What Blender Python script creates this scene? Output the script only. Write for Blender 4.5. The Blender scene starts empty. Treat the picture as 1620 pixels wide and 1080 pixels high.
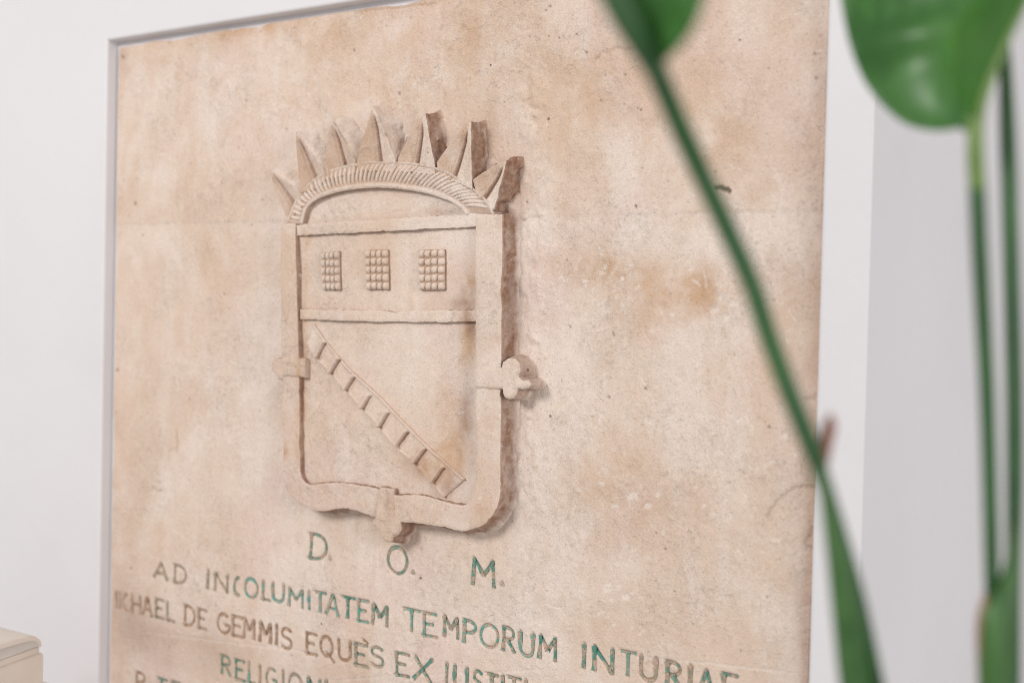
import bpy, bmesh, math, random
import numpy as np
from mathutils import Vector, Matrix
from mathutils.geometry import delaunay_2d_cdt

random.seed(7)
RNG = np.random.RandomState(11)
scene = bpy.context.scene
COL = scene.collection

# ------------------------------------------------------------------ camera
F_PX = 2000.0                       # focal length in pixels of the 1620 x 1080 photograph
CAM = np.array([1.35327, -1.04641, -0.32393])
YAW, PITCH, ROLL = (math.radians(a) for a in (34.823, -1.4895, 1.337))
_fw = np.array([-math.sin(YAW) * math.cos(PITCH), math.cos(YAW) * math.cos(PITCH), math.sin(PITCH)])
_rt = np.array([math.cos(YAW), math.sin(YAW), 0.0])
_up = np.cross(_rt, _fw)
RT = math.cos(ROLL) * _rt + math.sin(ROLL) * _up
UP = -math.sin(ROLL) * _rt + math.cos(ROLL) * _up
FW = _fw
cam_data = bpy.data.cameras.new('camera')
cam = bpy.data.objects.new('camera', cam_data)
COL.objects.link(cam)
M = Matrix(((RT[0], UP[0], -FW[0], CAM[0]), (RT[1], UP[1], -FW[1], CAM[1]), (RT[2], UP[2], -FW[2], CAM[2]), (0, 0, 0, 1)))
cam.matrix_world = M
cam_data.sensor_fit = 'HORIZONTAL'
cam_data.sensor_width = 36.0
cam_data.lens = F_PX * 36.0 / 1620.0
cam_data.clip_start = 0.02
cam_data.clip_end = 50
cam_data.dof.use_dof = True
cam_data.dof.focus_distance = 1.265
cam_data.dof.aperture_fstop = 2.9
scene.camera = cam

# ------------------------------------------------------------------ world, lamps, exposure
world = bpy.data.worlds.new('World')
scene.world = world
world.use_nodes = True
bg = world.node_tree.nodes['Background']
bg.inputs['Color'].default_value = (1.0, 0.978, 0.985, 1)
bg.inputs['Strength'].default_value = 0.455


def area(name, loc, target, size, power, color):
    d = bpy.data.lights.new(name, 'AREA')
    d.shape = 'RECTANGLE'
    d.size, d.size_y = size
    d.energy = power
    d.color = color
    o = bpy.data.objects.new(name, d)
    COL.objects.link(o)
    o.location = loc
    o.rotation_euler = (Vector(target) - Vector(loc)).to_track_quat('-Z', 'Y').to_euler()
    return o


area('window_light', (-0.70, -3.8, 1.55), (0.45, 0.0, -0.30), (1.25, 1.1), 122.0, (1.0, 0.968, 0.955))
area('side_fill_light', (6.2, -1.9, 0.5), (0.9, 0.2, -0.3), (2.2, 2.2), 145.0, (1.0, 0.98, 0.98))  # added fill lamp, brightens the right-hand return of the wall
scene.cycles.filter_width = 1.0
scene.cycles.use_denoising = True
scene.cycles.denoising_prefilter = 'NONE'
scene.view_settings.view_transform = 'Standard'
scene.view_settings.look = 'None'
scene.view_settings.exposure = 0.0
scene.view_settings.gamma = 1.0
scene.view_settings.use_curve_mapping = False


# ------------------------------------------------------------------ pixel -> place
def ray(px, py):
    return FW + RT * ((px - 810.0) / F_PX) - UP * ((py - 540.0) / F_PX)


def on_wall(px, py, h=0.0):
    """(x, z) where the ray meets the plane h metres in front of the slab face"""
    d = ray(px, py)
    t = (-h - CAM[1]) / d[1]
    p = CAM + t * d
    return (p[0], p[2])


def at_depth(px, py, depth):
    return CAM + depth * ray(px, py)


def zoom(ox, oy, s):
    return lambda pts: [(ox + x / s, oy + y / s) for x, y in pts]


Z1 = zoom(400, 150, 3.24)
Z2 = zoom(400, 480, 2.7)
Z5 = zoom(420, 150, 5.143)
Z6 = zoom(630, 150, 5.143)
Z7 = zoom(480, 380, 5.786)
Z8 = zoom(560, 740, 5.4)


# ------------------------------------------------------------------ noise
def _hash(ix, iy, iz, seed):
    n = (ix * 374761393 + iy * 668265263 + iz * 2147483647 + seed * 974634533).astype(np.int64) & 0x7fffffff
    n = ((n ^ (n >> 13)) * 1274126177) & 0x7fffffff
    n = (n ^ (n >> 16)) & 0xffffff
    return n / float(0xffffff)


def vnoise(x, y, z, seed=0):
    x0, y0, z0 = np.floor(x).astype(np.int64), np.floor(y).astype(np.int64), np.floor(z).astype(np.int64)
    fx, fy, fz = x - x0, y - y0, z - z0
    fx, fy, fz = [f * f * (3 - 2 * f) for f in (fx, fy, fz)]
    out = 0
    for dx in (0, 1):
        wx = fx if dx else 1 - fx
        for dy in (0, 1):
            wy = fy if dy else 1 - fy
            for dz in (0, 1):
                wz = fz if dz else 1 - fz
                out = out + wx * wy * wz * _hash(x0 + dx, y0 + dy, z0 + dz, seed)
    return out * 2 - 1


def fbm(x, y, z, scale, octaves=4, seed=0, gain=0.5):
    a, tot, s = 1.0, 0.0, 0.0
    for i in range(octaves):
        f = scale * 2 ** i
        s = s + a * vnoise(x * f + 17.3 * i, y * f + 5.1 * i, z * f + 9.7 * i, seed + i)
        tot += a
        a *= gain
    return s / tot


def sstep(a, b, x):
    t = np.clip((x - a) / (b - a), 0, 1)
    return t * t * (3 - 2 * t)


# ------------------------------------------------------------------ materials
class NT:
    def __init__(self, name):
        self.m = bpy.data.materials.new(name)
        self.m.use_nodes = True
        self.t = self.m.node_tree
        self.b = self.t.nodes['Principled BSDF']

    def n(self, kind, **kw):
        nd = self.t.nodes.new(kind)
        for k, v in kw.items():
            if k.startswith('i_'):
                key = k[2:]
                nd.inputs[int(key) if key.isdigit() else key.replace('_', ' ')].default_value = v
            else:
                setattr(nd, k, v)
        return nd

    def l(self, a, b):
        self.t.links.new(a, b)

    def noise(self, vec, scale, detail=4, rough=0.55, dist=0.0):
        nd = self.n('ShaderNodeTexNoise')
        nd.inputs['Scale'].default_value = scale
        nd.inputs['Detail'].default_value = detail
        nd.inputs['Roughness'].default_value = rough
        nd.inputs['Distortion'].default_value = dist
        self.l(vec, nd.inputs['Vector'])
        return nd.outputs['Fac']

    def ramp(self, fac, a, b, lo=0.0, hi=1.0):
        nd = self.n('ShaderNodeMapRange', interpolation_type='SMOOTHSTEP')
        nd.inputs['From Min'].default_value = a
        nd.inputs['From Max'].default_value = b
        nd.inputs['To Min'].default_value = lo
        nd.inputs['To Max'].default_value = hi
        self.l(fac, nd.inputs['Value'])
        return nd.outputs['Result']

    def math(self, op, a, b=None, clamp=False):
        nd = self.n('ShaderNodeMath', operation=op, use_clamp=clamp)
        for i, v in enumerate((a, b)):
            if v is None:
                continue
            if isinstance(v, (int, float)):
                nd.inputs[i].default_value = v
            else:
                self.l(v, nd.inputs[i])
        return nd.outputs[0]

    def mix(self, fac, a, b, mode='MIX'):
        nd = self.n('ShaderNodeMix', data_type='RGBA', blend_type=mode)
        if isinstance(fac, (int, float)):
            nd.inputs[0].default_value = fac
        else:
            self.l(fac, nd.inputs[0])
        for i, v in ((6, a), (7, b)):
            if isinstance(v, tuple):
                nd.inputs[i].default_value = (*v, 1)
            else:
                self.l(v, nd.inputs[i])
        return nd.outputs[2]

    def mapping(self, vec, scale):
        nd = self.n('ShaderNodeMapping')
        nd.inputs['Scale'].default_value = scale
        self.l(vec, nd.inputs['Vector'])
        return nd.outputs['Vector']

    def bump(self, height, strength, dist, normal=None):
        nd = self.n('ShaderNodeBump')
        nd.inputs['Strength'].default_value = strength
        nd.inputs['Distance'].default_value = dist
        self.l(height, nd.inputs['Height'])
        if normal is not None:
            self.l(normal, nd.inputs['Normal'])
        return nd.outputs['Normal']


def stone_material():
    k = NT('weathered_limestone')
    P = k.n('ShaderNodeNewGeometry').outputs['Position']
    n_big = k.noise(P, 5.5, 7, 0.60, 0.6)
    n_pat = k.noise(k.mapping(P, (9, 9, 4.5)), 1.0, 6, 0.62, 0.8)
    n_pnk = k.noise(k.mapping(P, (7, 31, 6)), 1.0, 4, 0.55, 0.5)
    n_str = k.noise(k.mapping(P, (34, 34, 5)), 1.0, 5, 0.6, 0.3)
    n_mid = k.noise(P, 26.0, 6, 0.65, 0.5)
    n_fine = k.noise(P, 160.0, 5, 0.7)
    n_grain = k.noise(P, 620.0, 3, 0.7)
    c = k.mix(k.ramp(n_big, 0.40, 0.60), (0.720, 0.578, 0.472), (0.785, 0.668, 0.582))
    c = k.mix(k.ramp(n_pat, 0.50, 0.66, 0, 0.55), c, (0.665, 0.500, 0.375))
    c = k.mix(k.ramp(n_pnk, 0.50, 0.66, 0, 0.55), c, (0.700, 0.530, 0.455))
    c = k.mix(k.ramp(n_mid, 0.46, 0.72, 0, 0.38), c, (0.645, 0.478, 0.362))
    c = k.mix(k.ramp(n_str, 0.50, 0.74, 0, 0.55), c, (0.790, 0.690, 0.615))
    at = k.n('ShaderNodeAttribute', attribute_name='stain_shade')
    sep = k.n('ShaderNodeSeparateColor')
    k.l(at.outputs['Color'], sep.inputs[0])
    och = k.math('MULTIPLY', sep.outputs[0], k.ramp(n_mid, 0.30, 0.60, 0.25, 1.0), True)
    c = k.mix(och, c, (0.585, 0.385, 0.245))
    pal = k.math('MULTIPLY', sep.outputs[1], k.ramp(n_fine, 0.30, 0.60, 0.45, 1.0), True)
    c = k.mix(pal, c, (0.820, 0.720, 0.640))
    brn = k.math('MULTIPLY', at.outputs['Alpha'], k.ramp(n_fine, 0.25, 0.62, 0.65, 1.0), True)
    c = k.mix(brn, c, (0.255, 0.122, 0.070))
    # pale lime flecks and tiny dark pits
    fl = k.noise(P, 95.0, 3, 0.6, 0.8)
    c = k.mix(k.ramp(fl, 0.66, 0.74, 0, 0.50), c, (0.84, 0.76, 0.68))
    vo = k.n('ShaderNodeTexVoronoi', feature='F1')
    vo.inputs['Scale'].default_value = 75.0
    k.l(P, vo.inputs['Vector'])
    wn = k.n('ShaderNodeTexWhiteNoise', noise_dimensions='3D')
    k.l(vo.outputs['Position'], wn.inputs['Vector'])
    pit = k.math('MULTIPLY', k.ramp(vo.outputs['Distance'], 0.07, 0.13, 1.0, 0.0),
                 k.math('GREATER_THAN', wn.outputs['Value'], 0.985), True)
    c = k.mix(k.math('MULTIPLY', pit, 0.7), c, (0.17, 0.10, 0.07))
    sc = k.noise(k.mapping(P, (60, 60, 150)), 1.0, 2, 0.5, 2.5)
    sc2 = k.math('MULTIPLY', k.ramp(k.math('ABSOLUTE', k.math('SUBTRACT', sc, 0.5)), 0.0, 0.008, 1.0, 0.0), k.ramp(n_big, 0.50, 0.62))
    c = k.mix(k.math('MULTIPLY', sc2, 0.35), c, (0.50, 0.36, 0.27))
    sp = k.ramp(k.noise(P, 330.0, 2, 0.5), 0.70, 0.76)
    c = k.mix(k.math('MULTIPLY', sp, 0.35), c, (0.36, 0.24, 0.17))
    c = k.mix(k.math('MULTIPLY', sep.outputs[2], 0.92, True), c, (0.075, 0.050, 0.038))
    patchy = k.ramp(k.noise(P, 9.0, 4, 0.6), 0.42, 0.62)
    g = k.math('ADD', k.math('MULTIPLY', k.math('SUBTRACT', k.ramp(n_fine, 0.28, 0.72, 0.92, 1.05), 1.0), k.math('ADD', k.math('MULTIPLY', patchy, 0.8), 0.2)), 1.0)
    gg = k.ramp(n_grain, 0.30, 0.70, 0.90, 1.06)
    mul = k.n('ShaderNodeVectorMath', operation='SCALE')
    k.l(c, mul.inputs[0])
    k.l(k.math('MULTIPLY', g, gg), mul.inputs['Scale'])
    k.l(mul.outputs[0], k.b.inputs['Base Color'])
    k.b.inputs['Roughness'].default_value = 0.86
    k.b.inputs['Specular IOR Level'].default_value = 0.18
    hsum = k.math('ADD', k.math('MULTIPLY', n_fine, k.math('ADD', k.math('MULTIPLY', patchy, 0.9), 0.35)), k.math('MULTIPLY', n_grain, 0.45))
    hsum = k.math('SUBTRACT', hsum, k.math('MULTIPLY', pit, 0.9))
    chip = k.math('MULTIPLY', k.ramp(k.noise(P, 75.0, 5, 0.68, 0.6), 0.55, 0.66), k.ramp(patchy, 0.0, 1.0, 0.12, 1.0))
    hsum = k.math('SUBTRACT', hsum, k.math('MULTIPLY', chip, 0.32))
    chip2 = k.ramp(k.noise(P, 240.0, 3, 0.6, 0.4), 0.60, 0.70)
    hsum = k.math('SUBTRACT', hsum, k.math('MULTIPLY', chip2, 0.22))
    k.l(k.bump(hsum, 1.0, 0.0017), k.b.inputs['Normal'])
    return k.m


def letter_material():
    k = NT('paint_in_carved_letters')
    P = k.n('ShaderNodeNewGeometry').outputs['Position']
    oi = k.n('ShaderNodeObjectInfo')
    n1 = k.noise(P, 130.0, 5, 0.7, 0.5)
    n2 = k.noise(P, 420.0, 3, 0.7)
    worn = k.mix(k.ramp(n2, 0.3, 0.7), (0.58, 0.44, 0.34), (0.42, 0.29, 0.21))
    c = k.mix(k.ramp(n1, 0.43, 0.55, 0.0, 1.0), worn, oi.outputs['Color'])
    c = k.mix(k.ramp(n2, 0.55, 0.70, 0, 0.60), c, (0.06, 0.065, 0.05))
    k.l(c, k.b.inputs['Base Color'])
    k.b.inputs['Roughness'].default_value = 0.75
    k.b.inputs['Specular IOR Level'].default_value = 0.2
    k.l(k.bump(n2, 0.5, 0.0006), k.b.inputs['Normal'])
    return k.m


def plaster_material():
    k = NT('white_wall_paint')
    P = k.n('ShaderNodeNewGeometry').outputs['Position']
    n1 = k.noise(P, 3.0, 4, 0.5)
    n2 = k.noise(P, 140.0, 4, 0.6)
    c = k.mix(k.ramp(n1, 0.3, 0.7), (0.680, 0.662, 0.671), (0.712, 0.696, 0.702))
    k.l(c, k.b.inputs['Base Color'])
    k.b.inputs['Roughness'].default_value = 0.62
    k.b.inputs['Specular IOR Level'].default_value = 0.3
    n3 = k.noise(P, 14.0, 3, 0.5)
    k.l(k.bump(k.math('ADD', n2, k.math('MULTIPLY', n3, 6.0)), 0.35, 0.0007), k.b.inputs['Normal'])
    return k.m


def case_material():
    k = NT('beige_leatherette')
    P = k.n('ShaderNodeNewGeometry').outputs['Position']
    n1 = k.noise(P, 18.0, 4, 0.5)
    n2 = k.noise(P, 700.0, 3, 0.6)
    c = k.mix(k.ramp(n1, 0.3, 0.7), (0.690, 0.615, 0.540), (0.735, 0.665, 0.595))
    k.l(c, k.b.inputs['Base Color'])
    k.b.inputs['Roughness'].default_value = 0.42
    k.l(k.bump(n2, 0.2, 0.0003), k.b.inputs['Normal'])
    return k.m


def leaf_material(name, dark, light, rough=0.32, trans=0.35):
    k = NT(name)
    P = k.n('ShaderNodeNewGeometry').outputs['Position']
    n1 = k.noise(P, 22.0, 4, 0.55)
    n2 = k.noise(k.mapping(P, (120, 120, 30)), 1.0, 3, 0.5)
    c = k.mix(k.ramp(n1, 0.3, 0.7), dark, light)
    c = k.mix(k.ramp(n2, 0.45, 0.75, 0, 0.35), c, tuple(min(1, v * 1.5 + 0.01) for v in light))
    k.l(c, k.b.inputs['Base Color'])
    k.b.inputs['Roughness'].default_value = rough
    k.b.inputs['Specular IOR Level'].default_value = 0.5
    tr = k.n('ShaderNodeBsdfTranslucent')
    tc = k.mix(1.0, c, (1.6, 2.0, 0.7), 'MULTIPLY')
    k.l(tc, tr.inputs['Color'])
    mx = k.n('ShaderNodeMixShader')
    mx.inputs[0].default_value = trans
    k.l(k.b.outputs[0], mx.inputs[1])
    k.l(tr.outputs[0], mx.inputs[2])
    out = k.t.nodes['Material Output']
    k.l(mx.outputs[0], out.inputs['Surface'])
    return k.m


STONE = stone_material()
LETTER = letter_material()
PLASTER = plaster_material()
CASE = case_material()
LEAF = leaf_material('glossy_leaf_green', (0.065, 0.185, 0.050), (0.115, 0.265, 0.080), 0.36, 0.40)
LEAF_UNDER = leaf_material('leaf_underside_green', (0.050, 0.185, 0.018), (0.075, 0.225, 0.026), 0.62, 0.42)
STALK = leaf_material('leaf_stalk_green', (0.016, 0.072, 0.018), (0.034, 0.112, 0.028), 0.45, 0.05)
STALK_PALE = leaf_material('young_stalk_green', (0.12, 0.22, 0.045), (0.18, 0.28, 0.065), 0.42, 0.10)
SHEATH = leaf_material('sheath_green', (0.030, 0.105, 0.022), (0.065, 0.165, 0.040), 0.5, 0.12)
DRY = leaf_material('dry_sheath_tip', (0.27, 0.10, 0.055), (0.36, 0.15, 0.075), 0.6, 0.10)


# ------------------------------------------------------------------ mesh helpers
def link(name, verts, faces, mat, parent=None, smooth=True, stain_shade=None):
    me = bpy.data.meshes.new(name)
    verts = np.asarray(verts, dtype=np.float32)
    if isinstance(faces, np.ndarray):
        nf, k = faces.shape
        me.vertices.add(len(verts))
        me.vertices.foreach_set('co', verts.ravel())
        me.loops.add(nf * k)
        me.loops.foreach_set('vertex_index', faces.ravel().astype(np.int32))
        me.polygons.add(nf)
        me.polygons.foreach_set('loop_start', np.arange(0, nf * k, k, dtype=np.int32))
        me.update(calc_edges=True)
    else:
        me.from_pydata([tuple(map(float, v)) for v in verts], [], [list(map(int, f)) for f in faces])
        me.update()
    me.polygons.foreach_set('use_smooth', np.full(len(me.polygons), smooth))
    if stain_shade is not None:
        a = me.attributes.new('stain_shade', 'FLOAT_COLOR', 'POINT')  # stains, plus shade painted into recesses, facets and side walls
        a.data.foreach_set('color', np.clip(np.asarray(stain_shade, dtype=np.float32), 0, 1).ravel())
    me.materials.append(mat)
    o = bpy.data.objects.new(name, me)
    COL.objects.link(o)
    if parent is not None:
        o.parent = parent
    return o


def tag(o, label=None, cat=None, group=None, kind=None):
    if label:
        o['label'] = label
    if cat:
        o['category'] = cat
    if group:
        o['group'] = group
    if kind:
        o['kind'] = kind
    return o


def resample(pts, step, closed=True):
    p = np.asarray(pts, float)
    if closed:
        p = np.vstack([p, p[:1]])
    seg = np.linalg.norm(np.diff(p, axis=0), axis=1)
    keep = np.concatenate([[True], seg > 1e-9])
    p = p[keep]
    seg = np.linalg.norm(np.diff(p, axis=0), axis=1)
    s = np.concatenate([[0], np.cumsum(seg)])
    n = max(3, int(round(s[-1] / step)))
    q = np.linspace(0, s[-1], n + 1)
    if closed:
        q = q[:-1]
    return np.stack([np.interp(q, s, p[:, i]) for i in range(p.shape[1])], 1)


def catmull(pts, per=8, closed=False):
    p = [np.asarray(a, float) for a in pts]
    n = len(p)
    out = []
    rng = range(n) if closed else range(n - 1)
    for i in rng:
        a, b, c, d = ((p[(i - 1) % n], p[i], p[(i + 1) % n], p[(i + 2) % n]) if closed else
                      (p[max(i - 1, 0)], p[i], p[i + 1], p[min(i + 2, n - 1)]))
        for k in range(per):
            t = k / per
            out.append(0.5 * (2 * b + (c - a) * t + (2 * a - 5 * b + 4 * c - d) * t * t + (3 * b - a - 3 * c + d) * t ** 3))
    if not closed:
        out.append(p[-1])
    return np.array(out)


def seg_dist(P, A, B):
    """distance of points P (n,2) to segments A-B (m,2) -> min distance"""
    best = np.full(len(P), 1e9)
    for a, b in zip(A, B):
        ab = b - a
        L = max(ab @ ab, 1e-18)
        t = np.clip(((P - a) @ ab) / L, 0, 1)
        d = np.hypot(P[:, 0] - a[0] - t * ab[0], P[:, 1] - a[1] - t * ab[1])
        best = np.minimum(best, d)
    return best


def line_dist(P, line):
    line = np.asarray(line, float)
    return seg_dist(P, line[:-1], line[1:])


def inside(P, poly):
    x, y = P[:, 0], P[:, 1]
    r = np.zeros(len(P), bool)
    a = poly
    b = np.roll(poly, -1, axis=0)
    for (x0, y0), (x1, y1) in zip(a, b):
        if y0 == y1:
            continue
        c = ((y0 > y) != (y1 > y)) & (x < (x1 - x0) * (y - y0) / (y1 - y0) + x0)
        r ^= c
    return r


# stains with a shape of their own on the carved work: (px, py, rx, ry, channel, amount)
RELIEF_STAINS = [
    (740, 452, 10, 46, 0, 1.2), (733, 472, 13, 20, 3, 0.70), (736, 535, 13, 42, 0, 1.1), (742, 516, 8, 20, 3, 0.9), (720, 480, 26, 8, 3, 0.35), (700, 335, 34, 6, 3, 0.25), (712, 770, 24, 18, 3, 0.4), (655, 740, 30, 14, 3, 0.25), (735, 640, 12, 60, 3, 0.3),
    (690, 330, 45, 9, 0, 0.45), (715, 720, 40, 48, 0, 0.75), (665, 745, 38, 28, 0, 0.60), (520, 330, 40, 20, 1, 0.3),
    (560, 590, 70, 60, 1, 0.25), (650, 580, 60, 60, 1, 0.3), (452, 712, 6, 14, 0, 0.8), (772, 660, 18, 60, 0, 0.25),
    (756, 805, 30, 25, 0, 0.4), (705, 640, 25, 60, 0, 0.35), (486, 380, 8, 16, 0, 0.7), (620, 795, 5, 20, 3, 0.6),
    (700, 480, 40, 12, 0, 0.35), (478, 600, 5, 200, 0, 0.6), (600, 325, 70, 16, 1, 0.2), (738, 690, 16, 50, 3, 0.18),
]


def relief_stain(X, Z, h=0.019):
    n = len(X)
    s = np.zeros((n, 4))
    zero = np.zeros(n)
    for px, py, rx, ry, ch, a in RELIEF_STAINS:
        cx, cz = on_wall(px, py, h)
        ax, _ = on_wall(px + rx, py, h)
        _, az = on_wall(px, py + ry, h)
        d = ((X - cx) / max(abs(ax - cx), 1e-4)) ** 2 + ((Z - cz) / max(abs(az - cz), 1e-4)) ** 2
        s[:, ch] += a * np.exp(-d)
    w = 0.9 + 1.2 * fbm(X, zero, Z, 45, 4, 31)
    s *= np.clip(w, 0, 1.6)[:, None]
    return s


def relief(name, outline, parent, top=0.040, base=-0.004, plane=None, step=0.0022, rnd=0.0022, draft=0.004, rough=0.0008,
           edge_jit=0.0005, noise=0.0006, height=None, smooth_outline=False, seed=0, world=False, brown=0.75, mat=None, wall_step=0.0035, stain_shade_fn=None, flare=1.6, fade=0.8, wall_pale=0.0):
    """a raised piece of carving: triangulated front with rounded worn edges and hewn side walls down into what it grows from"""
    plane = top if plane is None else plane
    pts = [tuple(p) for p in outline] if world else [on_wall(x, y, plane) for x, y in outline]
    pts = np.array(pts)
    if smooth_outline:
        pts = catmull(pts, 6, True)
    ring = resample(pts, step)
    area2 = np.sum(ring[:, 0] * np.roll(ring[:, 1], -1) - np.roll(ring[:, 0], -1) * ring[:, 1])
    if area2 < 0:
        ring = ring[::-1].copy()
    tan = np.roll(ring, -1, 0) - np.roll(ring, 1, 0)
    tan /= np.maximum(np.linalg.norm(tan, axis=1), 1e-9)[:, None]
    nrm = np.stack([tan[:, 1], -tan[:, 0]], 1)
    zr = np.zeros(len(ring))
    jit = edge_jit * (fbm(ring[:, 0], zr, ring[:, 1], 70, 3, seed + 3) * 0.6 + 1.1 * np.minimum(fbm(ring[:, 0], zr, ring[:, 1], 190, 2, seed + 5) + 0.15, 0))
    ring = ring + nrm * jit[:, None]
    lo, hi = ring.min(0), ring.max(0)
    gx, gz = np.meshgrid(np.arange(lo[0], hi[0], step), np.arange(lo[1], hi[1], step))
    gx[1::2] += step * 0.5
    G = np.stack([gx.ravel(), gz.ravel()], 1)
    G = G[inside(G, ring)]
    A, B = ring, np.roll(ring, -1, 0)
    dist = seg_dist(G, A, B)
    keep = dist > step * 0.55
    G, dist = G[keep], dist[keep]
    n = len(ring)
    allp = np.vstack([ring, G])
    res = delaunay_2d_cdt([Vector(p) for p in allp], [], [list(range(n))], 1, 1e-7)
    V = np.array([tuple(v) for v in res[0]])
    orig = res[3]
    tris = np.array([f for f in res[2] if len(f) == 3])
    D = np.zeros(len(V))
    back = np.full(n, -1)
    for i, og in enumerate(orig):
        if og:
            k = min(og)
            D[i] = 0 if k < n else dist[k - n]
            for q in og:
                if q < n:
                    back[q] = i
    X, Z = V[:, 0], V[:, 1]
    zero = np.zeros(len(V))
    hgt = np.full(len(V), top) if height is None else height(X, Z, D)
    e = np.clip(D / rnd, 0, 1)
    hgt = hgt - rnd * (1 - np.sqrt(np.clip(1 - (1 - e) ** 2, 0, 1)))
    hgt = hgt + noise * (fbm(X, zero, Z, 40, 4, seed) * 1.3 + 0.6 * np.minimum(0.1, fbm(X, zero, Z, 160, 3, seed + 9)))
    v3 = np.stack([X, -hgt, Z], 1)
    a, b, c = v3[tris[:, 0]], v3[tris[:, 1]], v3[tris[:, 2]]
    flip = np.cross(b - a, c - a)[:, 1] > 0
    tris[flip] = tris[flip][:, ::-1]
    stain_shade = relief_stain(X, Z)
    if stain_shade_fn is not None:
        stain_shade = stain_shade + stain_shade_fn(X, Z, D)  # per-piece stains, with painted shade in grooves and on facets
    # hewn walls, browned by patina and by shade painted into the colour
    bh = hgt[back]
    depth = float(np.max(bh) - base)
    rows = max(1, int(math.ceil(depth / wall_step)))
    verts, faces, st = [v3], [tuple(t) for t in tris], [stain_shade]
    verts.append(v3[back])                     # the arris is a hard edge: the wall has its own first row
    st0 = stain_shade[back].copy()
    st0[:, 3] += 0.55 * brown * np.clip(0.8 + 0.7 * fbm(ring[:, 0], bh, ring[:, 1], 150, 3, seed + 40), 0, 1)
    st.append(st0)
    prev = np.arange(len(v3), len(v3) + n)
    cnt = len(v3) + n
    for r in range(1, rows + 1):
        t = r / rows
        hh = bh + (base - bh) * t
        off = draft * t ** flare + rough * fbm(ring[:, 0], hh, ring[:, 1], 90, 4, seed + 21) * min(1, 3 * t) * 1.5
        p = ring + nrm * off[:, None]
        verts.append(np.stack([p[:, 0], -hh, p[:, 1]], 1))
        s = relief_stain(p[:, 0], p[:, 1]) * 0.4
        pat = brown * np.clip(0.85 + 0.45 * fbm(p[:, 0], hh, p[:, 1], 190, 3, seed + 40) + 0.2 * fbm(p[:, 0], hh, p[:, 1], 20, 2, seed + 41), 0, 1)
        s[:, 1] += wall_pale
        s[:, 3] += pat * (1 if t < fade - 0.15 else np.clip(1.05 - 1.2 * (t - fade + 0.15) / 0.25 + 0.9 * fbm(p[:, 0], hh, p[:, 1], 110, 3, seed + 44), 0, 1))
        st.append(s)
        cur = np.arange(cnt, cnt + n)
        cnt += n
        for i in range(n):
            j = (i + 1) % n
            faces.append((prev[i], cur[i], cur[j], prev[j]))
        prev = cur
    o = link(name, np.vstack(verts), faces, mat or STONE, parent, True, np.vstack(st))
    return o


# ------------------------------------------------------------------ the wall with its niche
SLAB_W = 0.950
SLAB_BOT = -1.10
WALL_Y = -0.013
CORNER_X = 0.995


def build_wall():
    bm = bmesh.new()
    x0, x1, z1, z0 = -0.0065, SLAB_W + 0.0020, 0.0060, SLAB_BOT - 0.006
    L, T, B = -2.6, 1.5, -1.9
    y, yb = WALL_Y, 0.0028
    v = {}

    def V(a, b, c):
        key = (round(a, 5), round(b, 5), round(c, 5))
        if key not in v:
            v[key] = bm.verts.new((a, b, c))
        return v[key]

    def quad(*ps):
        bm.faces.new([V(*p) for p in ps])

    R = CORNER_X
    xs, zs = [L, x0, x1, R], [B, z0, z1, T]
    for i in range(3):
        for j in range(3):
            if i == 1 and j == 1:
                continue
            quad((xs[i], y, zs[j]), (xs[i + 1], y, zs[j]), (xs[i + 1], y, zs[j + 1]), (xs[i], y, zs[j + 1]))
    quad((x0, y, z0), (x0, y, z1), (x0, yb, z1), (x0, yb, z0))
    quad((x1, y, z1), (x1, y, z0), (x1, yb, z0), (x1, yb, z1))
    quad((x0, y, z1), (x1, y, z1), (x1, yb, z1), (x0, yb, z1))
    quad((x1, y, z0), (x0, y, z0), (x0, yb, z0), (x1, yb, z0))
    m = 0.012                                   # a narrow bedding strip shows round the slab; behind it the niche is deeper
    for a_, b_ in (((x0, z0), (x0, z1)), ((x0, z1), (x1, z1)), ((x1, z1), (x1, z0)), ((x1, z0), (x0, z0))):
        ins = lambda p: (p[0] + (m if p[0] == x0 else -m), yb, p[1] + (m if p[1] == z0 else -m))
        quad((a_[0], yb, a_[1]), (b_[0], yb, b_[1]), ins(b_), ins(a_))
    D = 1.2
    quad((R, y, B), (R, D, B), (R, D, T), (R, y, T))
    quad((R, D, B), (2.6, D, B), (2.6, D, T), (R, D, T))
    bmesh.ops.recalc_face_normals(bm, faces=bm.faces)
    # normals toward the room
    bm.normal_update()
    if sum(f.normal.y * f.calc_area() for f in bm.faces) > 0:
        bmesh.ops.reverse_faces(bm, faces=bm.faces)
    edges = [e for e in bm.edges if len(e.link_faces) == 2 and e.calc_face_angle(0) > 0.5]
    round_ = [e for e in edges if abs(e.verts[0].co.y - y) < 1e-6 and abs(e.verts[1].co.y - y) < 1e-6]
    bmesh.ops.bevel(bm, geom=round_, offset=0.0035, segments=4, profile=0.5, affect='EDGES')
    me = bpy.data.meshes.new('wall')
    bm.to_mesh(me)
    bm.free()
    me.materials.append(PLASTER)
    o = bpy.data.objects.new('wall', me)
    COL.objects.link(o)
    tag(o, kind='structure')
    return o


build_wall()

# ------------------------------------------------------------------ the lettering, as strokes
def arc(cx, cy, rx, ry, a0, a1, n=14):
    return [(cx + rx * math.cos(math.radians(a0 + (a1 - a0) * i / n)), cy + ry * math.sin(math.radians(a0 + (a1 - a0) * i / n))) for i in range(n + 1)]


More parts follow.
